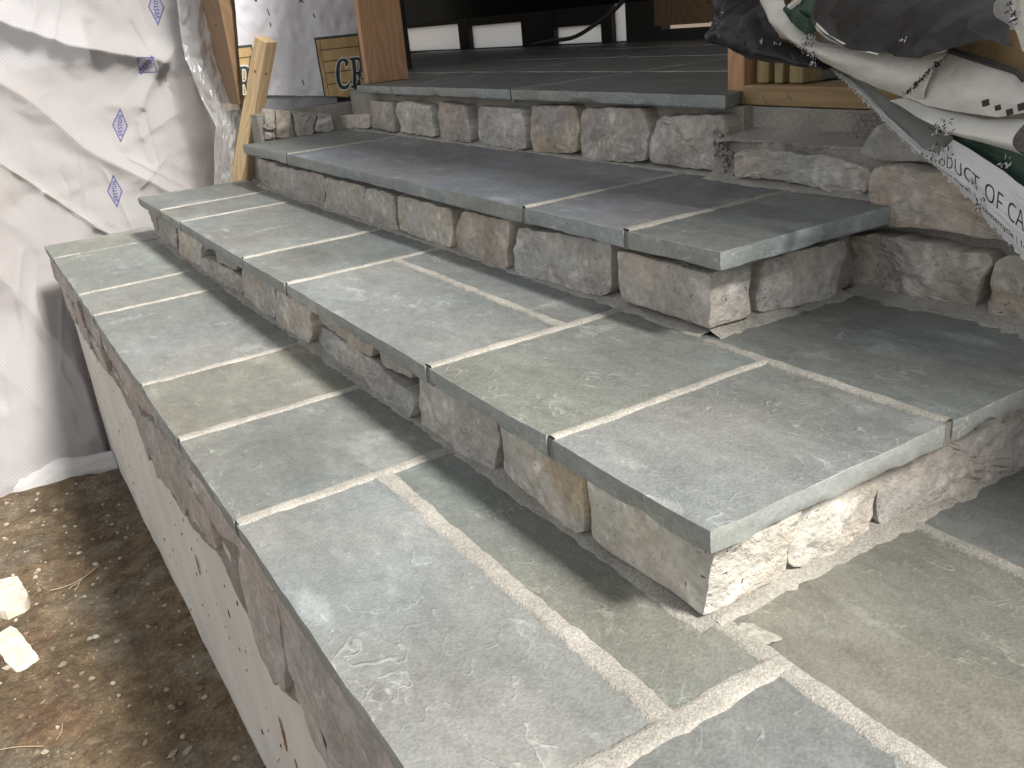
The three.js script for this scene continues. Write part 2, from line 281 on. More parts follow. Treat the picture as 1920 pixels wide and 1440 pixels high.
// ---------------------------------------------------------------- riser stone: outline -> split-face stone
let stoneSeed = 100;
function stoneGeo(pts2, toWorld, o = {}) {                   // pts2: outline in plane metres; toWorld(a, b, depth outwards)
  const s = ++stoneSeed, N = o.n ?? 44, depth = o.depth ?? 0.06, amp = (o.amp ?? 0.007) * 1.25, bulge = o.bulge ?? 0.002, rough = o.jag ?? 0.004;
  const pl = pts2.map((p) => new THREE.Vector2(p[0], p[1]));
  { const mx = pl.reduce((q, p) => q + p.x, 0) / pl.length, my = pl.reduce((q, p) => q + p.y, 0) / pl.length, gr = o.grow ?? 0.0005; pl.forEach((p) => { const d = Math.hypot(p.x - mx, p.y - my) || 1; p.x += (p.x - mx) / d * gr; p.y += (p.y - my) / d * gr; }); }
  let len = 0; const seg = pl.map((p, i) => { const q = pl[(i + 1) % pl.length], l = p.distanceTo(q); len += l; return l; });
  const B = []; let k = 0, acc = 0;
  for (let i = 0; i < N; i++) { const t = i / N * len; while (acc + seg[k] < t) { acc += seg[k]; k++; } const p = pl[k].clone().lerp(pl[(k + 1) % pl.length], (t - acc) / seg[k]); B.push(p); }
  for (let it = 0; it < (o.smooth ?? 1); it++) { const C = B.map((p, i) => p.clone().multiplyScalar(0.6).addScaledVector(B[(i + 1) % N], 0.2).addScaledVector(B[(i + N - 1) % N], 0.2)); C.forEach((c, i) => B[i].copy(c)); }
  B.forEach((p) => { p.x += rough * fbm3(p.x * 45, p.y * 45, s, 2, 1); p.y += rough * fbm3(p.x * 45, p.y * 45, s + 9, 2, 2); });
  const cx = B.reduce((a, p) => a + p.x, 0) / N, cy = B.reduce((a, p) => a + p.y, 0) / N;
  const rings = [[1, -depth], [1.0, -0.014], [1.0, -0.004], [0.988, -0.0004], [0.93, 0.0004], [0.81, 0.001], [0.68, 0.001], [0.55, 0.0012], [0.42, 0.0012], [0.28, 0.0012], [0.14, 0.0012]];
  const pos = [], uv = [], idx = [], col = [], ox = R(0, 5), oy = R(0, 5), tone = R(0.92, 1.06), rust = o.rust;
  const slopeA = R(-0.05, 0.05), slopeB = R(-0.06, 0.06);
  const push = (a, b, d, front) => {
    const n = front * (amp * fbm3(a * 18, b * 18, s, 4, 3) + amp * 0.4 * fbm3(a * 60, b * 60, s, 2, 7) + slopeA * (a - cx) + slopeB * (b - cy));
    const w = toWorld(a, b, d + n); pos.push(w.x, w.y, w.z); uv.push((a + ox) / 0.5, (b + oy) / 0.5);
    const v = tone * (1 + 0.06 * fbm3(a * 12, b * 12, s, 3, 5)); let c = [v, v, v];
    if (rust) { const r = sstep(0.0, 0.35, rust * 0.5 - 0.25 + fbm3(a * 11, b * 11, s, 3, 8)); c = [lerp(v, 0.96, r), lerp(v, 0.87, r), lerp(v, 0.74, r)]; }
    col.push(...c);
  };
  rings.forEach(([sc, d], r) => { for (let i = 0; i < N; i++) push(cx + (B[i].x - cx) * sc, cy + (B[i].y - cy) * sc, d + (r > 3 ? bulge * (1 - sc) : 0), r < 2 ? 0 : r === 2 ? 0.5 : 1); });
  push(cx, cy, 0.0012 + bulge, 1);
  for (let r = 0; r < rings.length - 1; r++) for (let i = 0; i < N; i++) { const a = r * N + i, b = r * N + (i + 1) % N; idx.push(a, b, a + N, b, b + N, a + N); }
  const last = (rings.length - 1) * N, ce = rings.length * N; for (let i = 0; i < N; i++) idx.push(last + i, last + (i + 1) % N, ce);
  return toCreasedNormals(geom(pos, uv, idx, col), 0.55);
}
const planeZ = (z) => ({ get: (p) => { const w = onZ(p, z); return [w.x, w.y]; }, put: (a, b, d) => new THREE.Vector3(a, b, z + d) });
const planeX = (x) => ({ get: (p) => { const w = onX(p, x); return [-w.z, w.y]; }, put: (a, b, d) => new THREE.Vector3(x + d, b, -a) });
let limePick = 0;
function stone(parent, px, plane, o = {}) {
  let pts = px.map(plane.get); if (o.yTop) pts = pts.map(([a, b]) => [a, b > o.yTop - 0.045 ? o.yTop - 0.003 : b]);
  let area = 0; pts.forEach((p, i) => { const q = pts[(i + 1) % pts.length]; area += p[0] * q[1] - q[0] * p[1]; }); if (area < 0) pts.reverse();
  return part('wall_stone', stoneGeo(pts, plane.put, o), o.mat ?? limeMats[(limePick++ * 3) % limeMats.length], parent);
}
// rough squared corner stone with two split faces
function cornerStone(parent, x0, x1, y0, y1, z0, z1, lean, mat) {
  const g = new THREE.BoxGeometry(x1 - x0, y1 - y0, z1 - z0, 26, 16, 16), p = g.attributes.position, s = ++stoneSeed, col = [], cx = (x0 + x1) / 2, cy = (y0 + y1) / 2, cz = (z0 + z1) / 2, hx = (x1 - x0) / 2, hy = (y1 - y0) / 2, hz = (z1 - z0) / 2, v = new THREE.Vector3();
  for (let i = 0; i < p.count; i++) {
    v.set(p.getX(i), p.getY(i), p.getZ(i)); const r = 0.006, q = new THREE.Vector3(clamp(v.x, -hx + r, hx - r), clamp(v.y, -hy + r * 1.6, hy - r * 1.6), clamp(v.z, -hz + r, hz - r)), d = v.clone().sub(q); if (d.length() > 0) v.copy(q).addScaledVector(d.normalize(), r);
    const X = v.x + cx, Y = v.y + cy, Z = v.z + cz, a = 0.006;
    v.x += a * fbm3(X * 17, Y * 17, Z * 17, 4, s) + lean * (v.y / hy * 0.5 + 0.5) * (v.x > 0 ? v.x / hx : 0) + 0.004 * noise3(Y * 50, Z * 9, s) * (v.x > 0 ? 1 : 0);
    v.y += a * 0.8 * fbm3(X * 17, Y * 17, Z * 17, 3, s + 4); v.z += a * fbm3(X * 17, Y * 17, Z * 17, 4, s + 8);
    p.setXYZ(i, v.x + cx, v.y + cy, v.z + cz); const t = 1 + 0.05 * fbm3(X * 12, Y * 12, Z * 12, 2, s + 2); col.push(t, t, t);
  }
  g.setAttribute('color', new THREE.Float32BufferAttribute(col, 3)); g.computeVertexNormals();
  return part('wall_stone', boxUV(g, 2), mat, parent);
}

// ================================================================ GROUND
const GROUND = -1.05;
const groundH = (x, z) => { const near = sstep(9, 3, Math.hypot(x + 1.5, z - 1)); return GROUND + near * (0.022 * fbm3(x * 2.2, 0, z * 2.2, 3, 1) + 0.014 * fbm3(x * 11, 0, z * 11, 3, 2) + 0.03 * sstep(0.62, 0.38, z) * (0.5 + 0.5 * noise3(x * 3, 1, 2))); };
{
  const near = new THREE.PlaneGeometry(6, 4, 300, 200); near.rotateX(-Math.PI / 2); near.translate(-1.6, 0, 1.6);
  const p = near.attributes.position, uv = near.attributes.uv;
  for (let i = 0; i < p.count; i++) { const x = p.getX(i), z = p.getZ(i), e = Math.min(x + 4.6, 1.4 - x, z + 0.4, 3.6 - z); p.setY(i, e < 0.02 ? GROUND - 0.03 : groundH(x, z)); uv.setXY(i, x / 2.5, z / 2.5); }
  near.computeVertexNormals();
  const far = new THREE.PlaneGeometry(800, 800); far.rotateX(-Math.PI / 2); far.translate(0, GROUND - 0.025, 0); const fu = far.attributes.uv; for (let i = 0; i < fu.count; i++) fu.setXY(i, fu.getX(i) * 320, fu.getY(i) * 320);
  const soilMat = std([0.098, 0.084, 0.067].map((x) => x / 0.17), { map: soil.col, bumpMap: soil.bmp, bumpScale: 0.02, roughness: 0.97 });
  const g = part('ground', mergeGeometries([near.toNonIndexed(), far.toNonIndexed()]), soilMat, scene);
  meta(g, 'trodden brown soil with pale crumbs below the terrace wall', 'ground', null, 'structure');
}
// loose crumbs of stone and clods lying on the soil
{
  const base = new THREE.IcosahedronGeometry(1, 1), p = base.attributes.position;
  for (let i = 0; i < p.count; i++) { const x = p.getX(i), y = p.getY(i), z = p.getZ(i), k = 1 + 0.35 * noise3(x * 2, y * 2, z * 2, 3); p.setXYZ(i, x * k, y * k * 0.65, z * k); } base.computeVertexNormals();
  const n = 4600, m = new THREE.InstancedMesh(base, std([0.5, 0.5, 0.5], { roughness: 0.95 }), n), M = new THREE.Matrix4(), q = new THREE.Quaternion(), c = new THREE.Color();
  for (let i = 0; i < n; i++) {
    const x = R(-3.7, 0.3), z = R(0.4, 1.9), s = 0.0010 + 0.010 * Math.pow(rnd(), 7), w = rnd();
    q.setFromEuler(new THREE.Euler(R(-0.4, 0.4), R(0, 6.28), R(-0.4, 0.4))); M.compose(new THREE.Vector3(x, groundH(x, z) + s * 0.25, z), q, new THREE.Vector3(s * R(0.7, 1.4), s, s * R(0.7, 1.3))); m.setMatrixAt(i, M);
    if (w < 0.09) c.setRGB(0.75, 0.69, 0.58); else if (w < 0.5) c.setRGB(0.6, 0.54, 0.45); else if (w < 0.75) c.setRGB(0.36, 0.28, 0.19); else c.setRGB(0.26, 0.2, 0.14);
    m.setColorAt(i, c);
  }
  m.name = 'gravel'; meta(m, 'small stone crumbs and clods scattered over the soil', 'gravel', null, 'stuff'); m.castShadow = m.receiveShadow = true; scene.add(m);
}

// ================================================================ TERRACE (lowest level, y = 0)
const F0 = 0.402;
{
  const T = thing('stone_terrace', 'lowest bluestone terrace on a white parged wall edged with ragged stones', 'terrace', [-0.7, GROUND, 0]);
  // core, parged wall, end
  part('core', roughBox(-3.77, 2.6, GROUND - 0.12, -TH - 0.004, -1.3, 0.352, 0.06, 0.004, 2.5, 3), bedMat, T);
  const wallMat = std([0.63, 0.615, 0.585].map((x) => x / 0.7), { map: dustTex, bumpMap: crumpleBump, bumpScale: 0.006, roughness: 0.9 });
  const wg = roughBox(-3.79, 2.6, GROUND - 0.1, -0.24, 0.30, 0.372, 0.035, 0.003, 1.3, 8, 6); part('parged_wall', wg, wallMat, T);
  // specks and drips of mortar and rust stuck on the parging
  const spk = [];
  for (let i = 0; i < 150; i++) { const x = R(-3.3, 0.4), y = R(-0.98, -0.36), r = 0.0015 + 0.004 * rnd() * rnd(), g = new THREE.SphereGeometry(r, 5, 4); g.scale(R(0.8, 1.3), R(0.9, 2.6), 0.35); g.translate(x, y, 0.3725); spk.push(g); }
  part('mortar_specks', mergeGeometries(spk), std([0.12, 0.11, 0.10]), T).userData.kind = 'stuff';
  for (const [x, y, l] of [[-0.93, -0.62, 0.07], [-0.86, -0.70, 0.10], [-1.62, -0.55, 0.05]]) { const sh = new THREE.Shape(), k = 26; for (let i = 0; i < k; i++) { const a = i / k * 6.283, w = 0.006 * (1 + 0.7 * noise3(Math.cos(a) * 3, Math.sin(a) * 5, x * 9, 3)); sh[i ? 'lineTo' : 'moveTo'](x + Math.cos(a) * w, y + Math.sin(a) * l * 0.6 * (1 + 0.3 * noise3(a * 3, x, 2, 5))); } part('rust_drip', new THREE.ExtrudeGeometry(sh, { depth: 0.002, bevelEnabled: false }).translate(0, 0, 0.3735), std([0.30, 0.17, 0.07]), T); }
  // mortar behind and under the edge stones, with a ragged lower line
  const lineY = (tab) => (x) => { for (let i = 1; i < tab.length; i++) if (x <= tab[i][0]) return lerp(tab[i - 1][1], tab[i][1], clamp((x - tab[i - 1][0]) / (tab[i][0] - tab[i - 1][0]))); return tab[tab.length - 1][1]; };
  const yB = lineY([[-3.8, -0.30], [-2.975, -0.328], [-2.48, -0.282], [-2.166, -0.297], [-2.08, -0.334], [-1.94, -0.393], [-1.63, -0.388], [-1.42, -0.36], [-1.18, -0.303], [-1.096, -0.334], [-0.94, -0.36], [-0.85, -0.41], [-0.772, -0.417], [-0.643, -0.341], [-0.612, -0.387], [-0.54, -0.40], [-0.2, -0.36], [0.3, -0.40], [2.6, -0.36]]);
  const yC = lineY([[-3.8, -0.15], [-2.9, -0.18], [-2.4, -0.14], [-1.9, -0.16], [-1.353, -0.102], [-1.26, -0.138], [-1.136, -0.156], [-1.042, -0.185], [-0.85, -0.127], [-0.765, -0.152], [-0.64, -0.14], [-0.62, -0.22], [-0.558, -0.258], [-0.48, -0.277], [-0.39, -0.268], [0, -0.24], [2.6, -0.24]]);
  const pos = [], uv = [], idx = [], n = 420;
  for (let i = 0; i <= n; i++) {
    const x = lerp(-3.78, 2.55, i / n), b = yB(x) + 0.012 * fbm3(x * 26, 2, 5, 3, 1);
    [[-0.035, 0.368], [-0.12, 0.368], [-0.2, 0.368], [(b - 0.2) / 2, 0.372], [b + 0.015, 0.381], [b, 0.374], [b - 0.002, 0.36]].forEach(([y, z], r) => { pos.push(x, y, z + (r < 5 ? 0.005 * fbm3(x * 20, y * 20, r, 3, 4) : 0)); uv.push(x / 0.4, y / 0.4); });
    if (i) for (let r = 0; r < 6; r++) { const a = (i - 1) * 7 + r, c = i * 7 + r; idx.push(a, a + 1, c, c, a + 1, c + 1); }
  }
  part('mortar_band', geom(pos, uv, idx), std([0.30, 0.29, 0.28].map((x) => x / 0.5), { map: sand.col, bumpMap: sand.bmp, bumpScale: 0.006, roughness: 0.95 }), T);
  const put = planeZ(0.392).put, fm = [[0.41, 0.388, 0.378], [0.43, 0.40, 0.388], [0.38, 0.362, 0.355]].map((c) => std(c.map((x) => x / 0.56), { map: lime.col, bumpMap: lime.bmp, bumpScale: 0.010, roughness: 0.92, vertexColors: true }));
  const cuts = [-3.78, -3.25, -2.86, -2.42, -2.02, -1.62, -1.30, -0.84, -0.60, -0.05, 0.5, 1.1, 1.8, 2.5];
  for (let i = 0; i + 1 < cuts.length; i++) {
    const a = cuts[i] + 0.008, b = cuts[i + 1] - 0.008, top = [], bot = [];
    for (let k = 0; k <= 8; k++) { const x = lerp(a, b, k / 8); top.push([x, -TH - 0.008 - 0.006 * rnd()]); bot.push([x + R(-0.01, 0.01), yC(x) + 0.010 + 0.010 * rnd()]); }
    part('edge_stone', stoneGeo([...bot, ...top.reverse()], put, { depth: 0.045, amp: 0.006, bulge: 0.003, n: 56, jag: 0.006 }), fm[i % 3], T);
  }
  const cuts2 = [-3.78, -3.4, -3.0, -2.55, -2.2, -1.9, -1.45, -1.12, -0.93, -0.66, -0.2, 0.3, 0.9, 1.6, 2.5];
  for (let i = 0; i + 1 < cuts2.length; i++) {
    if (i % 4 === 3) continue;
    const a = cuts2[i] + 0.01, b = cuts2[i + 1] - 0.012, top = [], bot = [];
    for (let k = 0; k <= 8; k++) { const x = lerp(a, b, k / 8), c = yC(x) - 0.012 - 0.012 * rnd(), d = Math.min(yB(x) + 0.012, c - 0.02); top.push([x, c]); bot.push([x, lerp(c, d, k === 0 || k === 8 ? 0.6 : R(0.8, 1))]); }
    part('edge_stone', stoneGeo([...bot, ...top.reverse()], planeZ(0.386).put, { depth: 0.04, amp: 0.006, bulge: 0.002, n: 48, jag: 0.007 }), fm[(i + 1) % 3], T);
  }
  // slabs
  const g = 0.010, s = (x0, x1, z0, z1, m, o) => slab(T, rect(x0 + g, x1 - g, z0 + g, z1 - g), 0, TH, m, o);
  const back = -0.06, e = F0 + g;
  s(-3.83, -3.478, back, e, SL.green); s(-3.478, -2.714, back, e, SL.green); s(-2.714, -2.377, back, e, SL.grey); s(-2.377, -1.582, back, e, SL.blueA); s(-1.582, -1.172, back, e, SL.olive);
  s(-1.172, -0.736, back, e, SL.grey); s(-0.736, 0.0635, 0.130, e, SL.blue); s(-0.736, 0.0635, back, 0.130, SL.green);
  s(0.0635, 0.72, -0.037, e, SL.blueA); s(0.72, 1.5, -0.037, e, SL.grey); s(1.5, 2.6, -0.037, e, SL.green);
  s(-0.10, 0.62, -0.422, -0.037, SL.olive); s(0.62, 1.4, -0.422, -0.037, SL.blue); s(1.4, 2.6, -0.422, -0.037, SL.green);
  s(-0.10, 0.36, -0.86, -0.422, SL.dark); s(0.36, 1.2, -0.86, -0.422, SL.blueA); s(1.2, 2.6, -0.86, -0.422, SL.grey);
  const J = (A, B, w = 0.026) => joint(T, A, B, 0.0, w), fz = F0 - 0.002;
  J([-3.478, 0.30], [-3.478, fz], 0.014); J([-2.714, back + 0.03], [-2.714, fz], 0.017); J([-2.377, back + 0.03], [-2.377, fz], 0.022); J([-1.582, back + 0.03], [-1.582, fz], 0.026); J([-1.172, back + 0.03], [-1.172, fz], 0.028); J([-0.736, back + 0.03], [-0.736, fz], 0.032);
  J([-0.736, 0.130], [0.0635, 0.130], 0.034); J([0.0635, -0.05], [0.0635, fz], 0.036); J([-0.06, -0.037], [2.6, -0.037], 0.032);
  J([0.72, -0.03], [0.72, fz]); J([0.62, -0.42], [0.62, -0.04]); J([-0.05, -0.422], [2.6, -0.422], 0.024); J([0.36, -0.86], [0.36, -0.43]); J([1.4, -0.42], [1.4, -0.04]); J([1.2, -0.86], [1.2, -0.43]); J([1.5, -0.03], [1.5, fz]);
  // thin smears of mortar dried on the slabs
  const smearMat = std([0.29, 0.29, 0.275].map((x) => x / 0.5), { map: sand.col, roughness: 0.95 });
  for (const [q, r, t] of [[[1422, 1190], 0.017, 0.3]]) {
    const w = onY(q, 0), sh = new THREE.Shape(), k = 22; for (let i = 0; i < k; i++) { const a = i / k * 6.283, rr = r * (1 + 0.35 * noise3(Math.cos(a) * 2.2, Math.sin(a) * 2.2, q[0], 3)); sh[i ? 'lineTo' : 'moveTo'](Math.cos(a) * rr * 1.7, Math.sin(a) * rr * 0.8); }
    const gg = new THREE.ShapeGeometry(sh); gg.rotateX(-Math.PI / 2); gg.rotateY(t); gg.translate(w.x, 0.0022, w.z); part('mortar_smear', gg, smearMat, T);
  }
}

// ================================================================ MIDDLE STEP (tread y = 0.175)
const H1 = 0.175, H2 = 0.35, H3 = 0.54;
{
  const S = thing('stone_step', 'middle step, wide bluestone tread wrapping the corner above a split limestone riser', 'step', [-1.7, 0, -0.3]);
  part('core', roughBox(-3.50, -0.084, 0.001, H1 - TH - 0.003, -0.95, -0.064, 0.03, 0.006, 2.5, 21), bedMat, S);
  const Z = planeZ(-0.022), y = { yTop: H1 - TH };
  for (const [p, o] of [
    [[[275.6, 388], [296, 402], [298, 445], [287, 430]], {}], [[[299, 405], [326, 422], [332, 467], [300, 449]], {}], [[[334, 428], [377, 454], [379.5, 507], [337.5, 479]], {}],
    [[[380.6, 459], [405, 471], [405, 481], [382.5, 474]], { amp: 0.004 }], [[[409, 474], [444, 496], [440.6, 508], [410.6, 489]], { amp: 0.004 }],
    [[[380.6, 480], [409, 493], [448, 517], [455.6, 535], [450, 555.6], [415, 532], [382.5, 509]], { amp: 0.010 }], [[[452, 504], [515.6, 541], [519, 599], [490, 588], [457.5, 565]], {}],
    [[[520, 543], [566, 574], [585, 588], [583, 630], [576, 650], [560, 640], [520, 602]], { rust: 0.4 }], [[[592, 598], [619, 610], [712, 662], [705, 672], [660, 648], [622, 621], [594, 606]], { amp: 0.004 }],
    [[[592, 612], [623, 626], [667, 652], [710, 679], [743, 706], [782, 739], [783, 788], [733, 760], [683, 720], [633, 687], [600, 657], [588, 636]], { amp: 0.011 }], [[[717, 663], [772, 696], [770, 712], [719, 684]], { amp: 0.004 }],
    [[[788, 706], [923, 788], [931, 817], [922, 884], [900, 877], [850, 848], [817, 827], [793, 805]], {}], [[[938, 797], [1068, 878], [1106, 912], [1102, 1000], [1075, 998], [1040, 970], [985, 928], [938, 888]], { rust: 0.45 }],
  ]) stone(S, p, Z, { ...y, ...o, rust: o.rust, yTop: o.amp === 0.004 ? H1 - TH : (o.amp ? 0 : H1 - TH) });
  cornerStone(S, -0.292, -0.047, 0.006, H1 - TH - 0.002, -0.168, -0.020, 0.030, limeMats[1]);
  const X = planeX(-0.048);
  stone(S, [[1476, 968], [1661, 866], [1650, 905], [1640, 945], [1637, 1007], [1560, 1040], [1494, 1071], [1479, 1055], [1474, 1016]], X, { yTop: H1 - TH, amp: 0.009, mat: limeMats[1] });
  stone(S, [[1664, 866], [1940, 745], [1940, 850], [1870, 890], [1770, 940], [1665, 996], [1648, 970], [1650, 920]], X, { yTop: H1 - TH, amp: 0.010, mat: limeMats[3] });
  const t = H1, g = 0.0085, s = (x0, x1, z0, z1, m, o) => slab(S, rect(x0 + g, x1 - g, z0 + g, z1 - g), t, TH, m, o), e = 0.011 + g, back = -0.47;
  s(-3.555, -3.10, back, e, SL.dark); s(-3.10, -2.75, back, e, SL.grey); s(-2.75, -1.948, back, e, SL.blueA); s(-1.948, -1.55, back, e, SL.dark); s(-1.55, -0.74, -0.294, e, SL.blue); s(-1.55, -0.74, back, -0.294, SL.blueA);
  s(-0.74, -0.336, -0.47, e, SL.green); s(-0.336, 0.002 + g, -0.43, e, SL.blue); s(-0.51, 0.002 + g, -0.87, -0.43, SL.dark); s(-3.5, -3.2, -0.8, back, SL.dark);
  const J = (A, B, w = 0.022) => joint(S, A, B, t, w), f = 0.008;
  J([-3.10, back + 0.04], [-3.10, f], 0.018); J([-2.75, back + 0.04], [-2.75, f], 0.02); J([-1.948, back + 0.03], [-1.948, f], 0.022); J([-1.55, back + 0.03], [-1.55, f], 0.022); J([-0.74, back + 0.03], [-0.74, f], 0.026); J([-1.55, -0.294], [-0.74, -0.294], 0.024); J([-0.336, -0.43], [-0.336, f], 0.020); J([-0.48, -0.43], [0.0, -0.43], 0.024);
  fillet(S, [-3.52, -0.034], [-0.034, -0.034], 0, [0, 1], 0.028, 0.014); fillet(S, [-0.062, -0.034], [-0.062, -0.82], 0, [1, 0], 0.032, 0.016, jointMat);
}

// ================================================================ UPPER STEP (tread y = 0.35)
{
  const S = thing('stone_step', 'upper step, narrow dark bluestone tread with squared corner above limestone blocks', 'step', [-1.8, H1, -0.65]);
  part('core', roughBox(-3.27, -0.520, H1 - 0.004, H2 - TH - 0.003, -0.97, -0.487, 0.03, 0.006, 2.5, 31), bedMat, S);
  const Z = planeZ(-0.444);
  for (const [p, o] of [
    [[[484, 296], [517, 306], [527, 364], [505, 358], [487.5, 347.5]], {}], [[[519, 309], [604, 329], [606, 393], [580, 387], [529, 360]], {}], [[[608, 332], [682, 350], [690, 422], [667, 424], [640, 412], [611, 396]], {}],
    [[[686, 351], [735, 364], [744, 441], [735, 441], [694, 419]], { amp: 0.009 }], [[[742, 366], [847, 394], [845, 430], [848, 466], [838, 463], [790, 448], [752, 430]], {}], [[[862, 396], [956, 414], [958, 505], [945, 505], [900, 492], [855, 475], [850, 434]], { rust: 0.6 }],
    [[[975, 424], [1055, 441], [1139, 456], [1141, 553], [1114, 557], [1078, 549], [1020, 530], [972, 513], [964, 466]], { amp: 0.010 }],
  ]) stone(S, p, Z, o);
  cornerStone(S, -0.752, -0.486, H1 + 0.012, H2 - TH - 0.012, -0.545, -0.440, 0.0, limeMats[3]);
  stone(S, [[1434, 490], [1583, 448], [1581, 478], [1570, 497], [1567, 553], [1510, 568], [1458, 581], [1421, 588]], planeX(-0.488), { amp: 0.009 });
  const t = H2, g = 0.0085, s = (x0, x1, z0, z1, m, o) => slab(S, rect(x0 + g, x1 - g, z0 + g, z1 - g), t, TH, m, o), e = -0.418 + g, back = -0.93;
  s(-3.325, -2.736, back, e, SL.dark); s(-2.736, -1.065, back, e, SL.purple, { chip: 0.012 }); s(-1.065, -0.692, back, e, SL.purple); s(-0.692, -0.433 + g, -0.9, e, SL.dark);
  const J = (A, B, w = 0.02) => joint(S, A, B, t, w, bedMat), f = -0.421;
  J([-2.736, back + 0.03], [-2.736, f], 0.016); J([-1.065, back + 0.03], [-1.065, f], 0.018); J([-0.692, back + 0.03], [-0.692, f], 0.022);
  fillet(S, [-3.3, -0.455], [-0.5, -0.455], H1, [0, 1], 0.026, 0.014); fillet(S, [-0.498, -0.45], [-0.498, -0.80], H1, [1, 0], 0.034, 0.022);
}

// ================================================================ LANDING (y = 0.54) and its riser
{
  const S = thing('porch_landing', 'dark bluestone porch landing above a row of limestone blocks, under the roof', 'landing', [-2, H2, -1.6]);
  part('core', roughBox(-3.33, -0.905, H2 - 0.004, H3 - 0.034, -1.7, -0.940, 0.035, 0.006, 2.5, 41), bedMat, S);
  part('floor_base', boxUV(new THREE.BoxGeometry(5.3, 0.1, 2.0).translate(-3.75, H3 - 0.085, -2.35), 2.5), bedMat, S);
  const Z = planeZ(-0.898);
  for (const [p, o] of [
    [[[692.5, 189], [737.5, 192.5], [742.5, 247.5], [695, 241]], {}], [[[741, 192.5], [770, 191], [814, 200], [817, 257.5], [780, 252.5], [747, 247.5]], { amp: 0.01 }], [[[819, 190], [875, 199], [886, 268], [860, 264], [823, 262.5]], {}],
    [[[890, 199], [982, 204], [991, 248], [991, 282], [897, 271]], { amp: 0.01 }], [[[995, 199], [1075, 199], [1084, 233], [1084, 284], [1061, 288], [1001, 286], [994, 241]], { rust: 0.75, amp: 0.009 }],
    [[[1089, 204], [1207, 202], [1210, 230], [1220, 241], [1213, 302], [1174, 304], [1089, 299]], { amp: 0.012 }], [[[1234, 219], [1290, 217], [1360, 215], [1361, 260], [1358, 321], [1287, 315], [1218, 302], [1219, 262], [1232, 237]], { amp: 0.009, depth: 0.09, mat: limeMats[2] }],
  ]) stone(S, p, Z, o);
  stone(S, [[634, 217], [691, 215], [692, 241], [640, 241]], Z, {});
  const t = H3, th = 0.033, g = 0.004, q = (c, m) => slab(S, c, t, th, m, { chip: 0.012 });
  const xs = [-3.10, -2.745, -1.85, -0.905], zs = [-0.88, -1.38, -1.95, -2.5, -3.0];
  for (let r = 0; r < 4; r++) for (let i = 0; i < 3; i++) {
    const x0 = xs[i] + g - (r && !i ? 1.2 : 0), x1 = xs[i + 1] - g, zf = zs[r] - g, zb = zs[r + 1] + g, rt = i === 2 ? -0.2 : 0;
    q([[x0, zb], [i === 2 ? -1.1 : x1, zb], [i === 2 && r ? -1.1 : x1, zf], [x0, zf]], [SL.dark, SL.purple, SL.dark, SL.blueA][(i + r * 2) % 4]);
  }
  for (const x of [-2.745, -1.85]) joint(S, [x, -0.89], [x, -3], t - 0.002, 0.012, bedMat);
  for (const z of zs.slice(1, 4)) joint(S, [-4.2, z], [-1.1, z], t - 0.002, 0.012, bedMat);
  slab(S, rect(-6.6, -4.3, -3.0, -1.4), t - 0.002, th, SL.dark, {});
  fillet(S, [-3.3, -0.912], [-0.95, -0.912], H2, [0, 1], 0.026, 0.014);
}

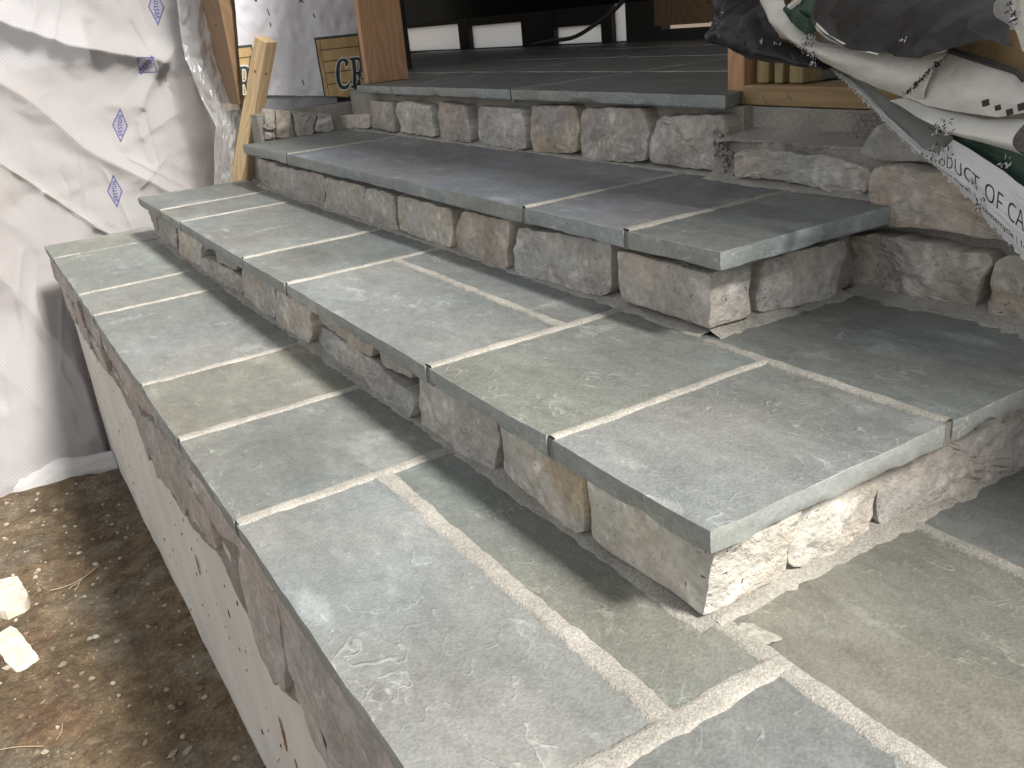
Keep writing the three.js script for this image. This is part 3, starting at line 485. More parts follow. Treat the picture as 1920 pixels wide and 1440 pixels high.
// ================================================================ STONE WALL right of the steps
{
  const W = thing('stone_wall', 'limestone rubble foundation wall with dark mortar beside the steps, below the torn wrap', 'wall', [-0.3, 0, -0.9]);
  part('core', roughBox(-0.96, 2.6, -0.05, 0.445, -1.6, -0.896, 0.035, 0.008, 2.5, 51), bedMat, W);
  part('concrete_block', roughBox(-0.965, -0.50, 0.40, 0.505, -1.35, -0.965, 0.03, 0.003, 2.5, 55), concreteMat, W);
  part('concrete_block', roughBox(-0.49, 2.6, 0.40, 0.60, -1.35, -0.965, 0.05, 0.003, 2.5, 57), concreteMat, W);
  const Z = planeZ(-0.852), Zu = planeZ(-0.872);
  stone(W, [[1593, 442], [1642, 438], [1732, 452], [1798, 473], [1853, 475], [1857, 501], [1836, 532], [1815, 596], [1767, 580.6], [1680, 556], [1586, 542], [1590, 494]], Z, { amp: 0.014, n: 60 });
  stone(W, [[1867, 486], [1892, 478], [1975, 495], [1985, 650], [1920, 622], [1848, 603], [1857, 549], [1860, 511]], Z, { mat: limeMats[4], rust: 0.3, n: 52 });
  stone(W, [[1642, 313], [1690, 311], [1732, 320], [1960, 330], [1985, 470], [1890, 458], [1836, 445], [1732, 428], [1649, 424], [1637, 393], [1633, 355]], Z, { mat: limeMats[4], rust: 0.5, n: 60, amp: 0.009 });
  stone(W, [[1380, 283], [1419, 280], [1489, 287], [1558, 296], [1632, 318], [1621, 366], [1558, 361], [1513, 348], [1454, 337.5], [1380, 330]], Zu, { amp: 0.010, n: 60 });
  stone(W, [[1607, 288], [1625, 258], [1648, 233], [1720, 235], [1775, 290], [1745, 305], [1650, 303]], Zu, { mat: std([0.302 / 0.56, 0.297 / 0.56, 0.285 / 0.56], { map: lime.col, bumpMap: lime.bmp, bumpScale: 0.006, vertexColors: true }), amp: 0.006 });
  for (const [x, y, w, h] of [[0.12, 0.27, 0.34, 0.17], [0.5, 0.26, 0.3, 0.18], [0.14, 0.10, 0.26, 0.15], [0.5, 0.09, 0.36, 0.15], [0.9, 0.26, 0.4, 0.17], [0.95, 0.09, 0.4, 0.15]]) part('wall_stone', stoneGeo([[x - w / 2, y - h / 2], [x + w / 2, y - h / 2 + 0.01], [x + w / 2 - 0.01, y + h / 2], [x - w / 2 + 0.01, y + h / 2 - 0.01]], Z.put, { amp: 0.01 }), limeMats[2], W);
  fillet(W, [-0.50, -0.872], [0.0, -0.872], H1, [0, 1], 0.075, 0.03); fillet(W, [-0.96, -0.885], [-0.43, -0.885], H2, [0, 1], 0.03, 0.018); fillet(W, [-0.93, -0.95], [0.4, -0.95], 0.442, [0, 1], 0.07, 0.022, bedMat);
  // crumbs of mortar on the broken end of the riser
  const cr = []; for (let i = 0; i < 120; i++) { const gg = new THREE.IcosahedronGeometry(R(0.002, 0.007), 0); gg.rotateX(R(0, 6)); gg.rotateY(R(0, 6)); const k = rnd(); gg.translate(lerp(-0.945, -0.89, k) + R(-0.02, 0.02), lerp(0.44, 0.36, k) + R(-0.012, 0.03), -0.895 + R(-0.02, 0.012)); cr.push(boxUV(gg, 2.5)); }
  part('mortar_crumbs', mergeGeometries(cr), bedMat, W).userData.kind = 'stuff';
}
// hexagonal lath stapled over the block
{
  const g = [], w = 0.0105, c = onZ([1622, 243], -0.945);
  for (let r = -2; r < 3; r++) for (let k = -1; k < 3; k++) {
    const cx = k * w * 1.75 + (r & 1 ? w * 0.87 : 0), cy = r * w * 1.1, pts = []; for (let i = 0; i < 4; i++) { const a = Math.PI / 6 + i * Math.PI / 3; pts.push(new THREE.Vector3(c.x + cx + Math.cos(a) * w, c.y + cy + Math.sin(a) * w * 0.75, c.z + 0.004 * noise3(k, r, i))); }
    g.push(new THREE.TubeGeometry(new THREE.CatmullRomCurve3(pts, false, 'catmullrom', 0), 9, 0.0008, 4));
  }
  meta(part('wire_lath', mergeGeometries(g), std([0.22, 0.22, 0.22], { metalness: 0.7, roughness: 0.5 }), scene), 'scrap of hexagonal wire lath between block and dark stone', 'wire mesh');
}

// ================================================================ HOUSE: left pier, posts, roof, back wall, right wall
const wrapWhite = std([0.74, 0.745, 0.77].map((x) => x / 0.72), { map: dustTex, bumpMap: crumpleBump, bumpScale: 0.012, roughness: 0.6 });
function patch(nu, nv, fn, uvf) { const pos = [], uv = [], idx = []; for (let j = 0; j <= nv; j++) for (let i = 0; i <= nu; i++) { const u = i / nu, v = j / nv, p = fn(u, v); pos.push(p.x, p.y, p.z); const q = uvf ? uvf(u, v, p) : [u, v]; uv.push(...q); if (i && j) { const a = (j - 1) * (nu + 1) + i - 1; idx.push(a, a + 1, a + nu + 1, a + 1, a + nu + 2, a + nu + 1); } } return geom(pos, uv, idx); }
const along = (pts) => { const c = pts.map((p) => p.clone()); const L = [0]; for (let i = 1; i < c.length; i++) L.push(L[i - 1] + c[i].distanceTo(c[i - 1])); return (t) => { const d = clamp(t) * L[L.length - 1]; for (let i = 1; i < c.length; i++) if (d <= L[i] + 1e-9) return c[i - 1].clone().lerp(c[i], (d - L[i - 1]) / (L[i] - L[i - 1] || 1)); return c[c.length - 1].clone(); }; };
{
  const W = thing('house_pier', 'house wall end in white building wrap above a low row of limestone pieces', 'wall', [-3.6, H1, -0.9]);
  part('core', roughBox(-3.9, -3.372, -0.02, 0.455, -1.5, -0.52, 0.04, 0.005, 2.5, 61), bedMat, W);
  part('sheathing', boxUV(new THREE.BoxGeometry(0.5, 2.2, 0.58).translate(-3.76, 1.6, -0.78), 1), WD.dark, W);
  const X = planeX(-3.345);
  for (const p of [[[497.5, 205], [515, 205], [516, 242], [497.5, 241]], [[499, 247.5], [516, 249], [517.5, 260], [500, 260]], [[517, 207], [545, 207], [543, 259], [518.5, 259]], [[549, 211], [596, 212], [588, 240], [586, 252], [556, 256]], [[598, 212], [620, 214], [626, 240], [615, 249], [590, 246]]]) stone(W, p, X, { amp: 0.009, n: 30 });
  // bitumen-edged flashing membrane under the wrap
  const mem = patch(50, 8, (u, v) => { const z = lerp(-0.55, -0.93, u), y = lerp(0.44, 0.56, v); return new THREE.Vector3(-3.480 + 0.010 * fbm3(z * 12, y * 30, 0, 3, 3), y + 0.006 * fbm3(z * 14, 1, 0, 2, 4) - (v > 0.9 ? 0.03 * Math.max(0, fbm3(z * 20, 4, 2, 2)) : 0), z); }, (u, v) => [u, v * 0.25]);
  part('flashing_membrane', mem, std([0.36, 0.38, 0.42].map((x) => x / 0.72), { map: dustTex, bumpMap: crumpleBump, bumpScale: 0.01, roughness: 0.5 }), W);
  // wrap print: blank white with a tan panel cut by lines and two big dark letters
  const cv = document.createElement('canvas'); cv.width = 1024; cv.height = 1024; const c = cv.getContext('2d');
  c.fillStyle = '#e6e7ee'; c.fillRect(0, 0, 1024, 1024);
  c.strokeStyle = 'rgba(60,60,70,0.55)';
  // canvas metres: u = (z' ) 0..0.62 m from front edge to back, v = 0..1 m up from y = 0.5
  const WX = -3.47, ZL = -0.48, PX = (m) => m / 0.62 * 1024, PY = (m) => 1024 - m / 1.0 * 1024;
  const panel = (x0, x1, y0, y1, letters) => {
    c.fillStyle = '#c9ad7c'; c.fillRect(PX(x0), PY(y1), PX(x1) - PX(x0), PY(y0) - PY(y1));
    c.strokeStyle = '#4a4f4d'; c.lineWidth = 11; c.strokeRect(PX(x0), PY(y1), PX(x1) - PX(x0), PY(y0) - PY(y1));
    c.strokeStyle = '#6d5b3f'; c.lineWidth = 5; c.beginPath(); const n = 6; for (let i = 1; i < n; i++) { const yy = lerp(y0, y1, i / n); c.moveTo(PX(x0 + 0.018), PY(yy)); c.lineTo(PX(x1), PY(yy)); } c.moveTo(PX(x0 + 0.02), PY(y0)); c.lineTo(PX(x0 + 0.02), PY(y1)); c.stroke();
    c.save(); c.translate(PX(lerp(x0, x1, 0.60)), PY(lerp(y0, y1, 0.45))); c.scale(0.98, 1.0); c.font = 'italic bold 185px serif'; c.textAlign = 'center'; c.textBaseline = 'middle'; c.lineWidth = 12; c.strokeStyle = '#e9e6dc'; c.strokeText(letters, 0, 0); c.fillStyle = '#37474a'; c.fillText(letters, 0, 0); c.restore();
  };
  const zAt = (x, y) => ZL - onX([x, y], WX).z; panel(zAt(598, 120), zAt(682, 120), -0.06, onX([640, 68], WX).y - 0.5, 'CR'); panel(zAt(400, 120), zAt(478, 120), -0.03, onX([470, 86], WX).y - 0.5, 'R');
  c.strokeStyle = '#2a2a2e'; c.lineCap = 'round';
  for (const [x, y, a, l] of [[0.05, 0.40, 0, 12], [0.155, 0.41, 0.2, 6], [0.20, 0.36, 1.2, 12], [0.20, 0.31, 1.5, 6], [0.35, 0.40, 0.6, 20], [0.35, 0.40, -0.9, 14], [0.30, 0.06, 1.4, 10], [0.14, 0.47, 0.5, 9], [0.40, 0.33, 1.1, 7]]) { c.lineWidth = 7; c.beginPath(); c.moveTo(PX(x) - Math.cos(a) * l, PY(y) - Math.sin(a) * l); c.lineTo(PX(x) + Math.cos(a) * l, PY(y) + Math.sin(a) * l); c.stroke(); }
  const wt = new THREE.CanvasTexture(cv); wt.colorSpace = THREE.SRGBColorSpace; wt.wrapS = wt.wrapT = THREE.ClampToEdgeWrapping;
  const printed = std([0.93, 0.93, 0.95], { map: wt, bumpMap: crumpleBump, bumpScale: 0.012, roughness: 0.6 });
  const right = along([[640, 180], [650, 182], [668, 158], [676, 140], [674, 95], [669, 60], [671, 40], [664, 0]].map((p) => onX(p, WX)).concat([new THREE.Vector3(WX, 2.5, -1.07)]));
  const left = along([[455, 178], [450, 130], [447, 85], [440, 0]].map((p) => onX(p, WX)).concat([new THREE.Vector3(WX, 2.5, -0.52)]));
  const wrap = patch(60, 150, (u, v) => {
    const vv = Math.pow(v, 2.2), a = left(vv), b = right(vv), p = a.lerp(b, u);
    p.x += 0.012 * fbm3(p.z * 9 + p.y * 5, p.y * 3, 1, 3, 5) + 0.006 * fbm3(p.z * 30, p.y * 22, 2, 3, 6) + 0.02 * u * u * (0.5 + noise3(p.y * 9, 3, 3)); p.y += v === 0 ? 0.006 * fbm3(u * 14, 0, 3, 2) : 0; return p;
  }, (u, v, p) => [(ZL - p.z) / 0.62, (p.y - 0.5) / 1.0]);
  part('building_wrap', wrap, printed, W);
}
function post(name, label, mat, w, h, A, B, facing) { const g = between(timber(w, h, A.distanceTo(B)), A, B, facing); const m = part(name, g, mat, scene); m.name = numbered(name); return meta(m, label, 'timber'); }
const V = (x, y, z) => new THREE.Vector3(x, y, z);
post('wooden_post', 'wide reddish plank post standing upright on the landing edge', WD.cedar, 0.19, 0.04, V(-3.08, H3 + 0.001, -1.016), V(-3.08, 2.58, -1.04), V(1, 0, 0));
post('wooden_post', 'narrow reddish post end standing on concrete at the landing corner', WD.cedar, 0.055, 0.14, V(-0.965, 0.506, -1.04), V(-0.965, 2.58, -1.04), V(0, 0, 1));
post('wooden_beam', 'horizontal treated timber plate laid on the concrete block', WD.treated, 0.044, 0.09, V(-0.935, 0.529, -1.01), V(0.6, 0.529, -1.01), V(0, 0, 1));
[[-0.90, 0.036, 'yellowish stud end standing beside the reddish post'], [-0.851, 0.026, 'thin yellowish stud end, middle of three on the timber plate'], [-0.80, 0.040, 'yellowish stud end with a nail, nearest the torn wrap']].forEach(([x, w, l], i) => { const m = post('wooden_stud', l, WD.block, w, 0.06, V(x, 0.553, -1.02), V(x, 1.2, -1.02), V(0, 0, 1)); m.userData.group = 'stud ends on the plate'; });
[[-0.862, 0.521, 'small bent nail in the timber plate nearer the reddish post'], [-0.79, 0.530, 'small bent nail in the timber plate nearer the torn wrap']].forEach(([x, y, nl]) => { const n = part('bent_nail', new THREE.TubeGeometry(new THREE.CatmullRomCurve3([V(x, y - 0.008, -0.966), V(x + 0.001, y - 0.002, -0.957), V(x + 0.003, y + 0.012, -0.950)]), 8, 0.0011, 6), std([0.45, 0.38, 0.25], { metalness: 0.6, roughness: 0.5 }), scene); n.name = numbered('bent_nail'); meta(n, nl, 'nail', 'nails in the plate'); });
// leaning board
post('leaning_board', 'pale pine board leaning against the house beside the plastic sheet', WD.pine, 0.066, 0.072, (() => { const a = onX([452, 338], -3.62), b = onX([499, 73], -3.39), k = (a.y - 0.002) / (b.y - a.y); return a.clone().addScaledVector(b.clone().sub(a), -k); })(), onX([499, 73], -3.39), V(0.5, 0, 0.86));
post('wall_stud', 'pine stud behind crumpled plastic at the end of the house wall', WD.pine, 0.036, 0.03, V(-3.70, 0.003, onX([419, 0], -3.70).z + 0.01), V(-3.70, 2.5, onX([419, 0], -3.70).z), V(1, 0, 0));
{
  const r = thing('porch_roof', 'porch roof over the landing', 'roof', [-1.2, 2.6, -2.3]);
  part('ceiling', boxUV(new THREE.BoxGeometry(9.4, 0.08, 3.4).translate(-1.9, 2.64, -2.84), 1), WD.dark, r);
  part('fascia', boxUV(new THREE.BoxGeometry(9.4, 0.3, 0.05).translate(-1.9, 2.75, -1.12), 1), WD.cedar, r);
  const w = thing('house_wall', 'house wall sheathed in white wrap right of the porch opening', 'wall', [1, 0.6, -1.3]);
  part('sheathing', boxUV(new THREE.BoxGeometry(3.75, 2.02, 1.9).translate(0.96, 1.585, -2.06), 1), wrapWhite, w);
}
{
  const B = thing('porch_back_wall', 'dark glazed wall at the back of the porch with pale panes standing in for reflections', 'wall', [-4, H3, -3.1]);
  const darkFrame = std([0.035, 0.034, 0.032], { roughness: 0.6 }), glass = new THREE.MeshPhysicalMaterial({ color: rgb(0.012, 0.013, 0.014), roughness: 0.12, side: THREE.DoubleSide });
  const z = -3.0, box = (x0, x1, y0, y1, d, zz, mat, name) => part(name, boxUV(new THREE.BoxGeometry(x1 - x0, y1 - y0, d).translate((x0 + x1) / 2, (y0 + y1) / 2, zz), 1), mat, B);
  box(-9, -3.64, 0.76, 2.6, 0.05, z - 0.02, glass, 'dark_glass'); box(-9, -3.64, 0.50, 0.545, 0.08, z - 0.02, darkFrame, 'sill');
  for (const [a, b] of [[-9, -7.07], [-6.06, -5.89], [-5.13, -4.72], [-4.2, -4.09], [-3.95, -3.63]]) box(a, b, 0.545, 0.76, 0.07, z - 0.02, darkFrame, 'mullion');
  const reflectPane = new THREE.MeshPhysicalMaterial({ color: rgb(1, 1, 1), roughness: 0.9, transmission: 0.96, side: THREE.DoubleSide });  // added translucent panes stand in for bright reflections in the dark glass
  for (const [a, b, t] of [[-7.07, -6.06, 0.73], [-5.89, -5.13, 0.705], [-4.72, -4.2, 0.65], [-4.09, -3.95, 0.76]]) { box(a, b, 0.545, t, 0.006, z - 0.02, reflectPane, 'reflection_pane'); if (t < 0.755) box(a, b, t, 0.76, 0.06, z - 0.018, darkFrame, 'rail'); }
  box(-3.63, -1.15, 0.62, 2.6, 0.06, z + 0.03, WD.dark, 'timber_panel'); box(-3.63, -1.15, 0.50, 0.60, 0.05, z + 0.02, darkFrame, 'sill');
  box(-9.05, -8.95, 0.5, 2.6, 2.4, -1.9, darkFrame, 'side_wall'); box(-9, -3.9, 0.5, 2.6, 0.06, -1.5, darkFrame, 'front_wall');
  const hose = part('hose', new THREE.TubeGeometry(new THREE.CatmullRomCurve3([onZ([1190, -40], -2.6), onZ([1165, 5], -2.6), onZ([1110, 50], -2.6), onZ([1075, 70], -2.6), onZ([1040, 76], -2.6), onZ([1000, 84], -2.6)]), 40, 0.012, 8), std([0.06, 0.06, 0.058], { roughness: 0.6 }), scene); meta(hose, 'grey hose trailing down onto the landing before the glazed wall', 'hose');
}

// ================================================================ PLASTIC SHEET at the far end
{
  const P = thing('plastic_sheet', 'translucent reinforced plastic sheet with blue diamond prints hanging behind the steps', 'plastic sheet', [-3.95, GROUND, 0.4]);
  const Z0 = -0.52, Z1 = 2.6, Y0 = -1.06, Y1 = 2.5, cw = 1796, ch = 2048;
  const cv = document.createElement('canvas'); cv.width = cw; cv.height = ch; const c = cv.getContext('2d'); c.fillStyle = '#e9e6ea'; c.fillRect(0, 0, cw, ch);
  c.strokeStyle = '#ffffff'; c.lineWidth = 2.2; c.beginPath(); for (let k = -2 * ch; k < cw + 3 * ch; k += 9) { c.moveTo(k, 0); c.lineTo(k + ch * 0.6, ch); c.moveTo(k, 0); c.lineTo(k - ch * 1.5, ch); } c.stroke();
  const mm = cw / (Z1 - Z0), my = ch / (Y1 - Y0);
  for (const [px, py, w, h, rot] of [[297, 12, 0.062, 0.15, 0.12], [277, 122, 0.10, 0.085, 0.75], [232, 237, 0.062, 0.145, 0.22], [221, 362, 0.062, 0.145, 0.12], [190, 702, 0.062, 0.145, -0.1], [196, 826, 0.075, 0.10, 0.4], [150, -110, 0.062, 0.145, 0.1], [-60, 520, 0.062, 0.145, 0.1]]) {
    const q = onX([px, py], -3.95); c.save(); c.translate((Z1 - q.z) * mm, (Y1 - q.y) * my); c.rotate(rot);
    c.strokeStyle = '#7478c4'; c.lineWidth = 2.6; c.fillStyle = 'rgba(150,155,220,0.25)'; c.beginPath(); c.moveTo(0, -h / 2 * my); c.lineTo(w / 2 * mm, 0); c.lineTo(0, h / 2 * my); c.lineTo(-w / 2 * mm, 0); c.closePath(); c.fill(); c.stroke();
    c.rotate(-Math.PI / 2); c.fillStyle = '#6c70bc'; c.font = 'bold 15px sans-serif'; c.textAlign = 'center'; c.textBaseline = 'middle'; c.fillText('VESTON', 0, 0); c.restore();
  }
  const t = new THREE.CanvasTexture(cv); t.colorSpace = THREE.SRGBColorSpace;
  const wv = weaveBump.clone(); wv.needsUpdate = true; wv.repeat.set((Z1 - Z0) / 0.17, (Y1 - Y0) / 0.17);
  const mat = new THREE.MeshPhysicalMaterial({ color: rgb(0.90, 0.885, 0.90), map: t, bumpMap: wv, bumpScale: 0.016, roughness: 0.15, transmission: 0.32, side: THREE.DoubleSide });
  const ridges = [
    [[[-120, -40], [0, 40], [130, 84], [300, 112]], 0.05, 0.075], [[[-60, 120], [60, 190], [170, 285], [345, 372]], 0.045, 0.045], [[[-60, 265], [0, 305], [190, 432], [260, 470]], 0.016, 0.022],
    [[[-120, 440], [0, 520], [110, 640], [190, 760]], 0.06, 0.05], [[[-90, 620], [40, 720], [150, 800]], 0.05, 0.04], [[[45, 480], [35, 560], [50, 640]], 0.010, 0.010], [[[105, 460], [120, 560], [110, 690]], 0.010, 0.010], [[[75, 470], [70, 560], [85, 640]], 0.008, 0.008],
    [[[60, -40], [70, 20], [55, 60]], 0.015, 0.015], [[[120, -40], [110, 20], [100, 70]], 0.014, 0.014], [[[330, 90], [300, 130], [270, 200]], 0.03, 0.025], [[[250, 300], [340, 345], [395, 380]], 0.012, 0.012],
  ].map(([pl, w, a]) => [pl.map((p) => { const q = onX(p, -3.95); return [q.z, q.y]; }), w, a]);
  for (let i = 0; i < 46; i++) { const z = R(-0.45, 0.95), y = R(-0.95, 1.0), a = rnd() < 0.6 ? R(1.2, 1.9) : R(-0.75, -0.3), l = R(0.08, 0.42), q = []; for (let k = 0; k < 4; k++) q.push([z + Math.cos(a) * l * (k / 3 - 0.5) + R(-0.012, 0.012), y + Math.sin(a) * l * (k / 3 - 0.5)]); ridges.push([q, R(0.006, 0.014), R(0.003, 0.009) * (rnd() < 0.4 ? -1 : 1)]); }
  const dist = (z, y, pl) => { let m = 1e9; for (let i = 1; i < pl.length; i++) { const [az, ay] = pl[i - 1], [bz, by] = pl[i], dz = bz - az, dy = by - ay, k = clamp(((z - az) * dz + (y - ay) * dy) / (dz * dz + dy * dy)), e = Math.hypot(z - az - dz * k, y - ay - dy * k); if (e < m) m = e; } return m; };
  const sheetX = (z, y) => {
    let x = -4.02 + 0.03 * fbm3(z * 2.2, y * 1.8, 0, 2, 3) + 0.012 * fbm3(z * 8 + y * 5, y * 7 - z * 3, 1, 3, 4) + 0.004 * fbm3(z * 26, y * 26, 2, 2, 5) - 0.022 * Math.abs(fbm3(z * 3 + y * 3.2, y * 2 - z * 4, 4, 3, 8)) - 0.012 * Math.abs(fbm3(z * 9 + 3, y * 4 + z * 3, 5, 2, 9));
    x += 0.016 * sstep(0.75, 1.0, y) * Math.abs(fbm3(z * 13, y * 11 + z * 5, 7, 3, 11)) + 0.010 * sstep(0.1, -0.5, y) * Math.abs(fbm3(z * 16, y * 3.5, 8, 2, 12));
    for (const [pl, w, a] of ridges) { const d = dist(z, y, pl); if (d < w * 4) x += a * Math.exp(-Math.pow(d / w, 1.4)); }
    x += 0.33 * sstep(-0.25, -1.05, y) * sstep(0.33, 0.41, z) + 0.10 * sstep(-0.25, -0.52, z) * sstep(0.1, 0.4, y);
    return x;
  };
  part('sheet', patch(340, 380, (u, v) => { const z = u < 0.12 ? lerp(Z1, 1.0, u / 0.12) : lerp(1.0, Z0, (u - 0.12) / 0.88), y = v < 0.88 ? lerp(Y0, 1.05, v / 0.88) : lerp(1.05, Y1, (v - 0.88) / 0.12); return new THREE.Vector3(sheetX(z, y), y, z); }, (u, v, p) => [(Z1 - p.z) / (Z1 - Z0), (p.y - Y0) / (Y1 - Y0)]), mat, P);
  // folded hem lying on the soil
  const hemMat = new THREE.MeshPhysicalMaterial({ color: rgb(0.80, 0.79, 0.80), bumpMap: wv, bumpScale: 0.003, roughness: 0.4, transmission: 0.25, side: THREE.DoubleSide });
  const hb = along([V(-3.60, 0, 0.375), V(-3.66, 0, 0.56), V(-3.70, 0, 0.78), V(-3.80, 0, 1.2), V(-3.8, 0, 2.5)]);
  part('hem', patch(120, 24, (u, v) => { const b = hb(u), a = v * Math.PI * 0.72, r = 0.05 + 0.03 * fbm3(b.z * 4, 0, 1, 2, 3); b.y = GROUND - 0.01 + Math.sin(a) * r * 1.55; b.x += Math.cos(a) * r * 0.9 - r * 0.8 + 0.012 * fbm3(b.z * 12, v * 5, 2, 3, 4); b.z = Math.max(b.z, 0.376); return b; }, (u, v) => [u * 1.2, v * 0.1]), hemMat, P);
  // loose crumpled end gathered round the stud
  const L = along([[325, -60], [335, 40], [345, 110], [380, 190], [402, 238], [400, 350]].map((p, i) => onX(p, [-3.86, -3.86, -3.84, -3.76, -3.66, -3.64][i]))), Rr = along([[418, -60], [425, 20], [442, 100], [458, 150], [452, 225], [432, 350]].map((p, i) => onX(p, [-3.80, -3.80, -3.76, -3.66, -3.62, -3.62][i])));
  const clear = new THREE.MeshPhysicalMaterial({ color: rgb(0.83, 0.83, 0.84), bumpMap: crumpleBump, bumpScale: 0.006, roughness: 0.25, transmission: 0.72, side: THREE.DoubleSide });
  part('gathered_end', patch(60, 150, (u, v) => { const p = L(v).lerp(Rr(v), u); const pinch = 0.5 + 0.5 * Math.sin(v * 9); p.x += 0.03 * Math.sin(u * Math.PI) * pinch + 0.05 * Math.abs(fbm3(u * 4 + v * 3, v * 7, 0, 3, 6)) + 0.006 * Math.abs(fbm3(u * 12, v * 22, 1, 2, 7)); return p; }, (u, v) => [u * 0.5, v * 2]), clear, P);
}

// ================================================================ TORN BUILDING WRAP hanging over the wall on the right
{
  const T = thing('torn_building_wrap', 'torn black and white woven building wrap with green print hanging over the wall', 'building wrap', [-0.4, 0.5, -0.8]);
  const E3 = (z, pts) => along(pts.map(([x, y, dz = 0]) => onZ([x, y], z + dz)));
  const cloth = (name, mat, A, B, o = {}) => { const s = ++stoneSeed, am = o.amp ?? 0.010, bu = o.bulge ?? 0.03; return part(name, patch(o.nu ?? 70, o.nv ?? 26, (u, v) => { const p = A(u).lerp(B(u), v); const edge = o.pin ? Math.sin(v * Math.PI) : 1; p.z += bu * Math.sin(v * Math.PI) + edge * am * (fbm3(p.x * 14, p.y * 14, s, 3, 3) * 1.6 + 1.2 * Math.abs(fbm3(p.x * 9 + p.y * 6, p.y * 9, s + 3, 3, 4))); if (o.fray && (v < 0.001)) { p.x += 0.003 * noise3(u * 160, s, 1); p.y += 0.003 * noise3(u * 160, s, 2); } return p; }, o.uv ?? ((u, v) => [u * 0.7, v * 0.3])), mat, T); };
  const fab = (c, o = {}) => std(c, { bumpMap: crumpleBump, bumpScale: 0.008, roughness: 0.55, ...o });
  const black = fab([0.008, 0.0085, 0.0105], { roughness: 0.45, bumpScale: 0.014 }), green = fab([0.022, 0.060, 0.042]), pale = std([0.62, 0.62, 0.60].map((x) => x / 0.72), { map: dustTex, bumpMap: crumpleBump, bumpScale: 0.008, roughness: 0.6 }), grey = fab([0.17, 0.175, 0.175]);
  cloth('black_fold', black, E3(-0.80, [[1425, -40], [1345, -35], [1331, 12], [1332, 48], [1350, 75], [1385, 98], [1430, 110], [1490, 118], [1540, 128], [1578, 131]]), E3(-0.76, [[1450, -60, -0.25], [1432, 0], [1443, 36], [1466, 70], [1502, 90], [1540, 107], [1575, 124]]), { bulge: 0.05, amp: 0.030, nu: 130, nv: 50 });
  cloth('white_fold', pale, E3(-0.745, [[1422, -20], [1428, 0], [1441, 40], [1464, 72], [1500, 92], [1540, 110], [1590, 138], [1650, 167], [1700, 184], [1735, 200]]), E3(-0.74, [[1475, -20], [1472, 0], [1482, 32], [1505, 58], [1540, 78], [1580, 84], [1620, 92], [1680, 99], [1740, 103], [1785, 96]]), { bulge: 0.02, amp: 0.010, nu: 110, nv: 36 });
  cloth('white_panel', pale, E3(-0.735, [[1700, 182], [1740, 198], [1790, 208], [1870, 220], [1930, 210]]), E3(-0.755, [[1745, 108], [1783, 96], [1830, 108], [1905, 137], [1930, 170]]), { bulge: 0.012, amp: 0.008, nu: 60, nv: 36 });
  cloth('dark_border', fab([0.045, 0.045, 0.045]), E3(-0.748, [[1772, 98], [1905, 140], [1918, 156]]), E3(-0.752, [[1788, 88], [1910, 128], [1926, 150]]), { bulge: 0.002, amp: 0.003, nu: 30, nv: 4 });
  cloth('black_fold', black, E3(-0.71, [[1531, 28], [1560, 62], [1600, 86], [1650, 98], [1740, 107], [1800, 87], [1850, 74], [1925, 84]]), E3(-1.06, [[1536, -60], [1570, -60], [1610, -60], [1660, -60], [1740, -60], [1800, -60], [1850, -60], [1895, -60]]), { bulge: 0.05, amp: 0.030, nu: 140, nv: 60 });
  cloth('green_fold', green, E3(-0.725, [[1474, 25], [1482, 40], [1500, 55], [1520, 68], [1533, 58]]), E3(-0.725, [[1492, 0], [1504, -10], [1520, -25], [1530, -30], [1534, -10]]), { bulge: 0.02, amp: 0.006, nu: 24, nv: 24 });
  cloth('white_stripe', pale, E3(-0.705, [[1484, 18], [1500, 6], [1512, -12]]), E3(-0.705, [[1478, 10], [1492, -2], [1502, -16]]), { bulge: 0.004, amp: 0.002, nu: 16, nv: 6 });
  cloth('white_stripe', pale, E3(-0.70, [[1532, 42], [1556, 66], [1600, 88], [1650, 101]]), E3(-0.70, [[1533, 58], [1552, 74], [1600, 94], [1648, 103]]), { bulge: 0.004, amp: 0.002, nu: 24, nv: 6 });
  cloth('grey_underside', grey, E3(-0.765, [[1556, 119], [1606, 160], [1668, 220], [1730, 276], [1762, 292]]), E3(-0.745, [[1575, 125], [1640, 165], [1700, 205], [1750, 235], [1792, 262]]), { bulge: -0.012, amp: 0.005, nu: 60, nv: 20 });
  // printed strip
  const cv = document.createElement('canvas'); cv.width = 2048; cv.height = 416; const c = cv.getContext('2d'); c.fillStyle = '#d9dadd'; c.fillRect(0, 0, 2048, 416); c.fillStyle = '#2b2c2f';
  c.font = '150px sans-serif'; c.textBaseline = 'middle'; c.save(); c.translate(1000, 190); c.scale(0.92, 1); c.fillText('PRODUCT OF CANADA', 0, 0); c.restore(); c.font = 'bold 54px sans-serif'; c.fillText('Revêtement mural  3', 1000, 320); c.fillText('comercycle | 1-8009', 1620, 330);
  const pt = new THREE.CanvasTexture(cv); pt.colorSpace = THREE.SRGBColorSpace;
  cloth('printed_strip', std([0.92, 0.92, 0.93], { map: pt, bumpMap: crumpleBump, bumpScale: 0.006, roughness: 0.5 }), E3(-0.765, [[1555, 118], [1600, 163], [1660, 225], [1720, 285], [1770, 325, 0.01], [1815, 368, 0.02], [1838, 385, 0.02], [1842, 402, 0.02], [1860, 425, 0.03], [1935, 494, 0.05]]), E3(-0.763, [[1556, 119], [1606, 160], [1668, 220], [1730, 276], [1760, 288], [1788, 262, 0.02], [1830, 285, 0.03], [1860, 305, 0.03], [1905, 340, 0.04], [1935, 357, 0.05]]), { bulge: 0.008, amp: 0.006, nu: 150, nv: 16, fray: true, uv: (u, v) => [u, v] });
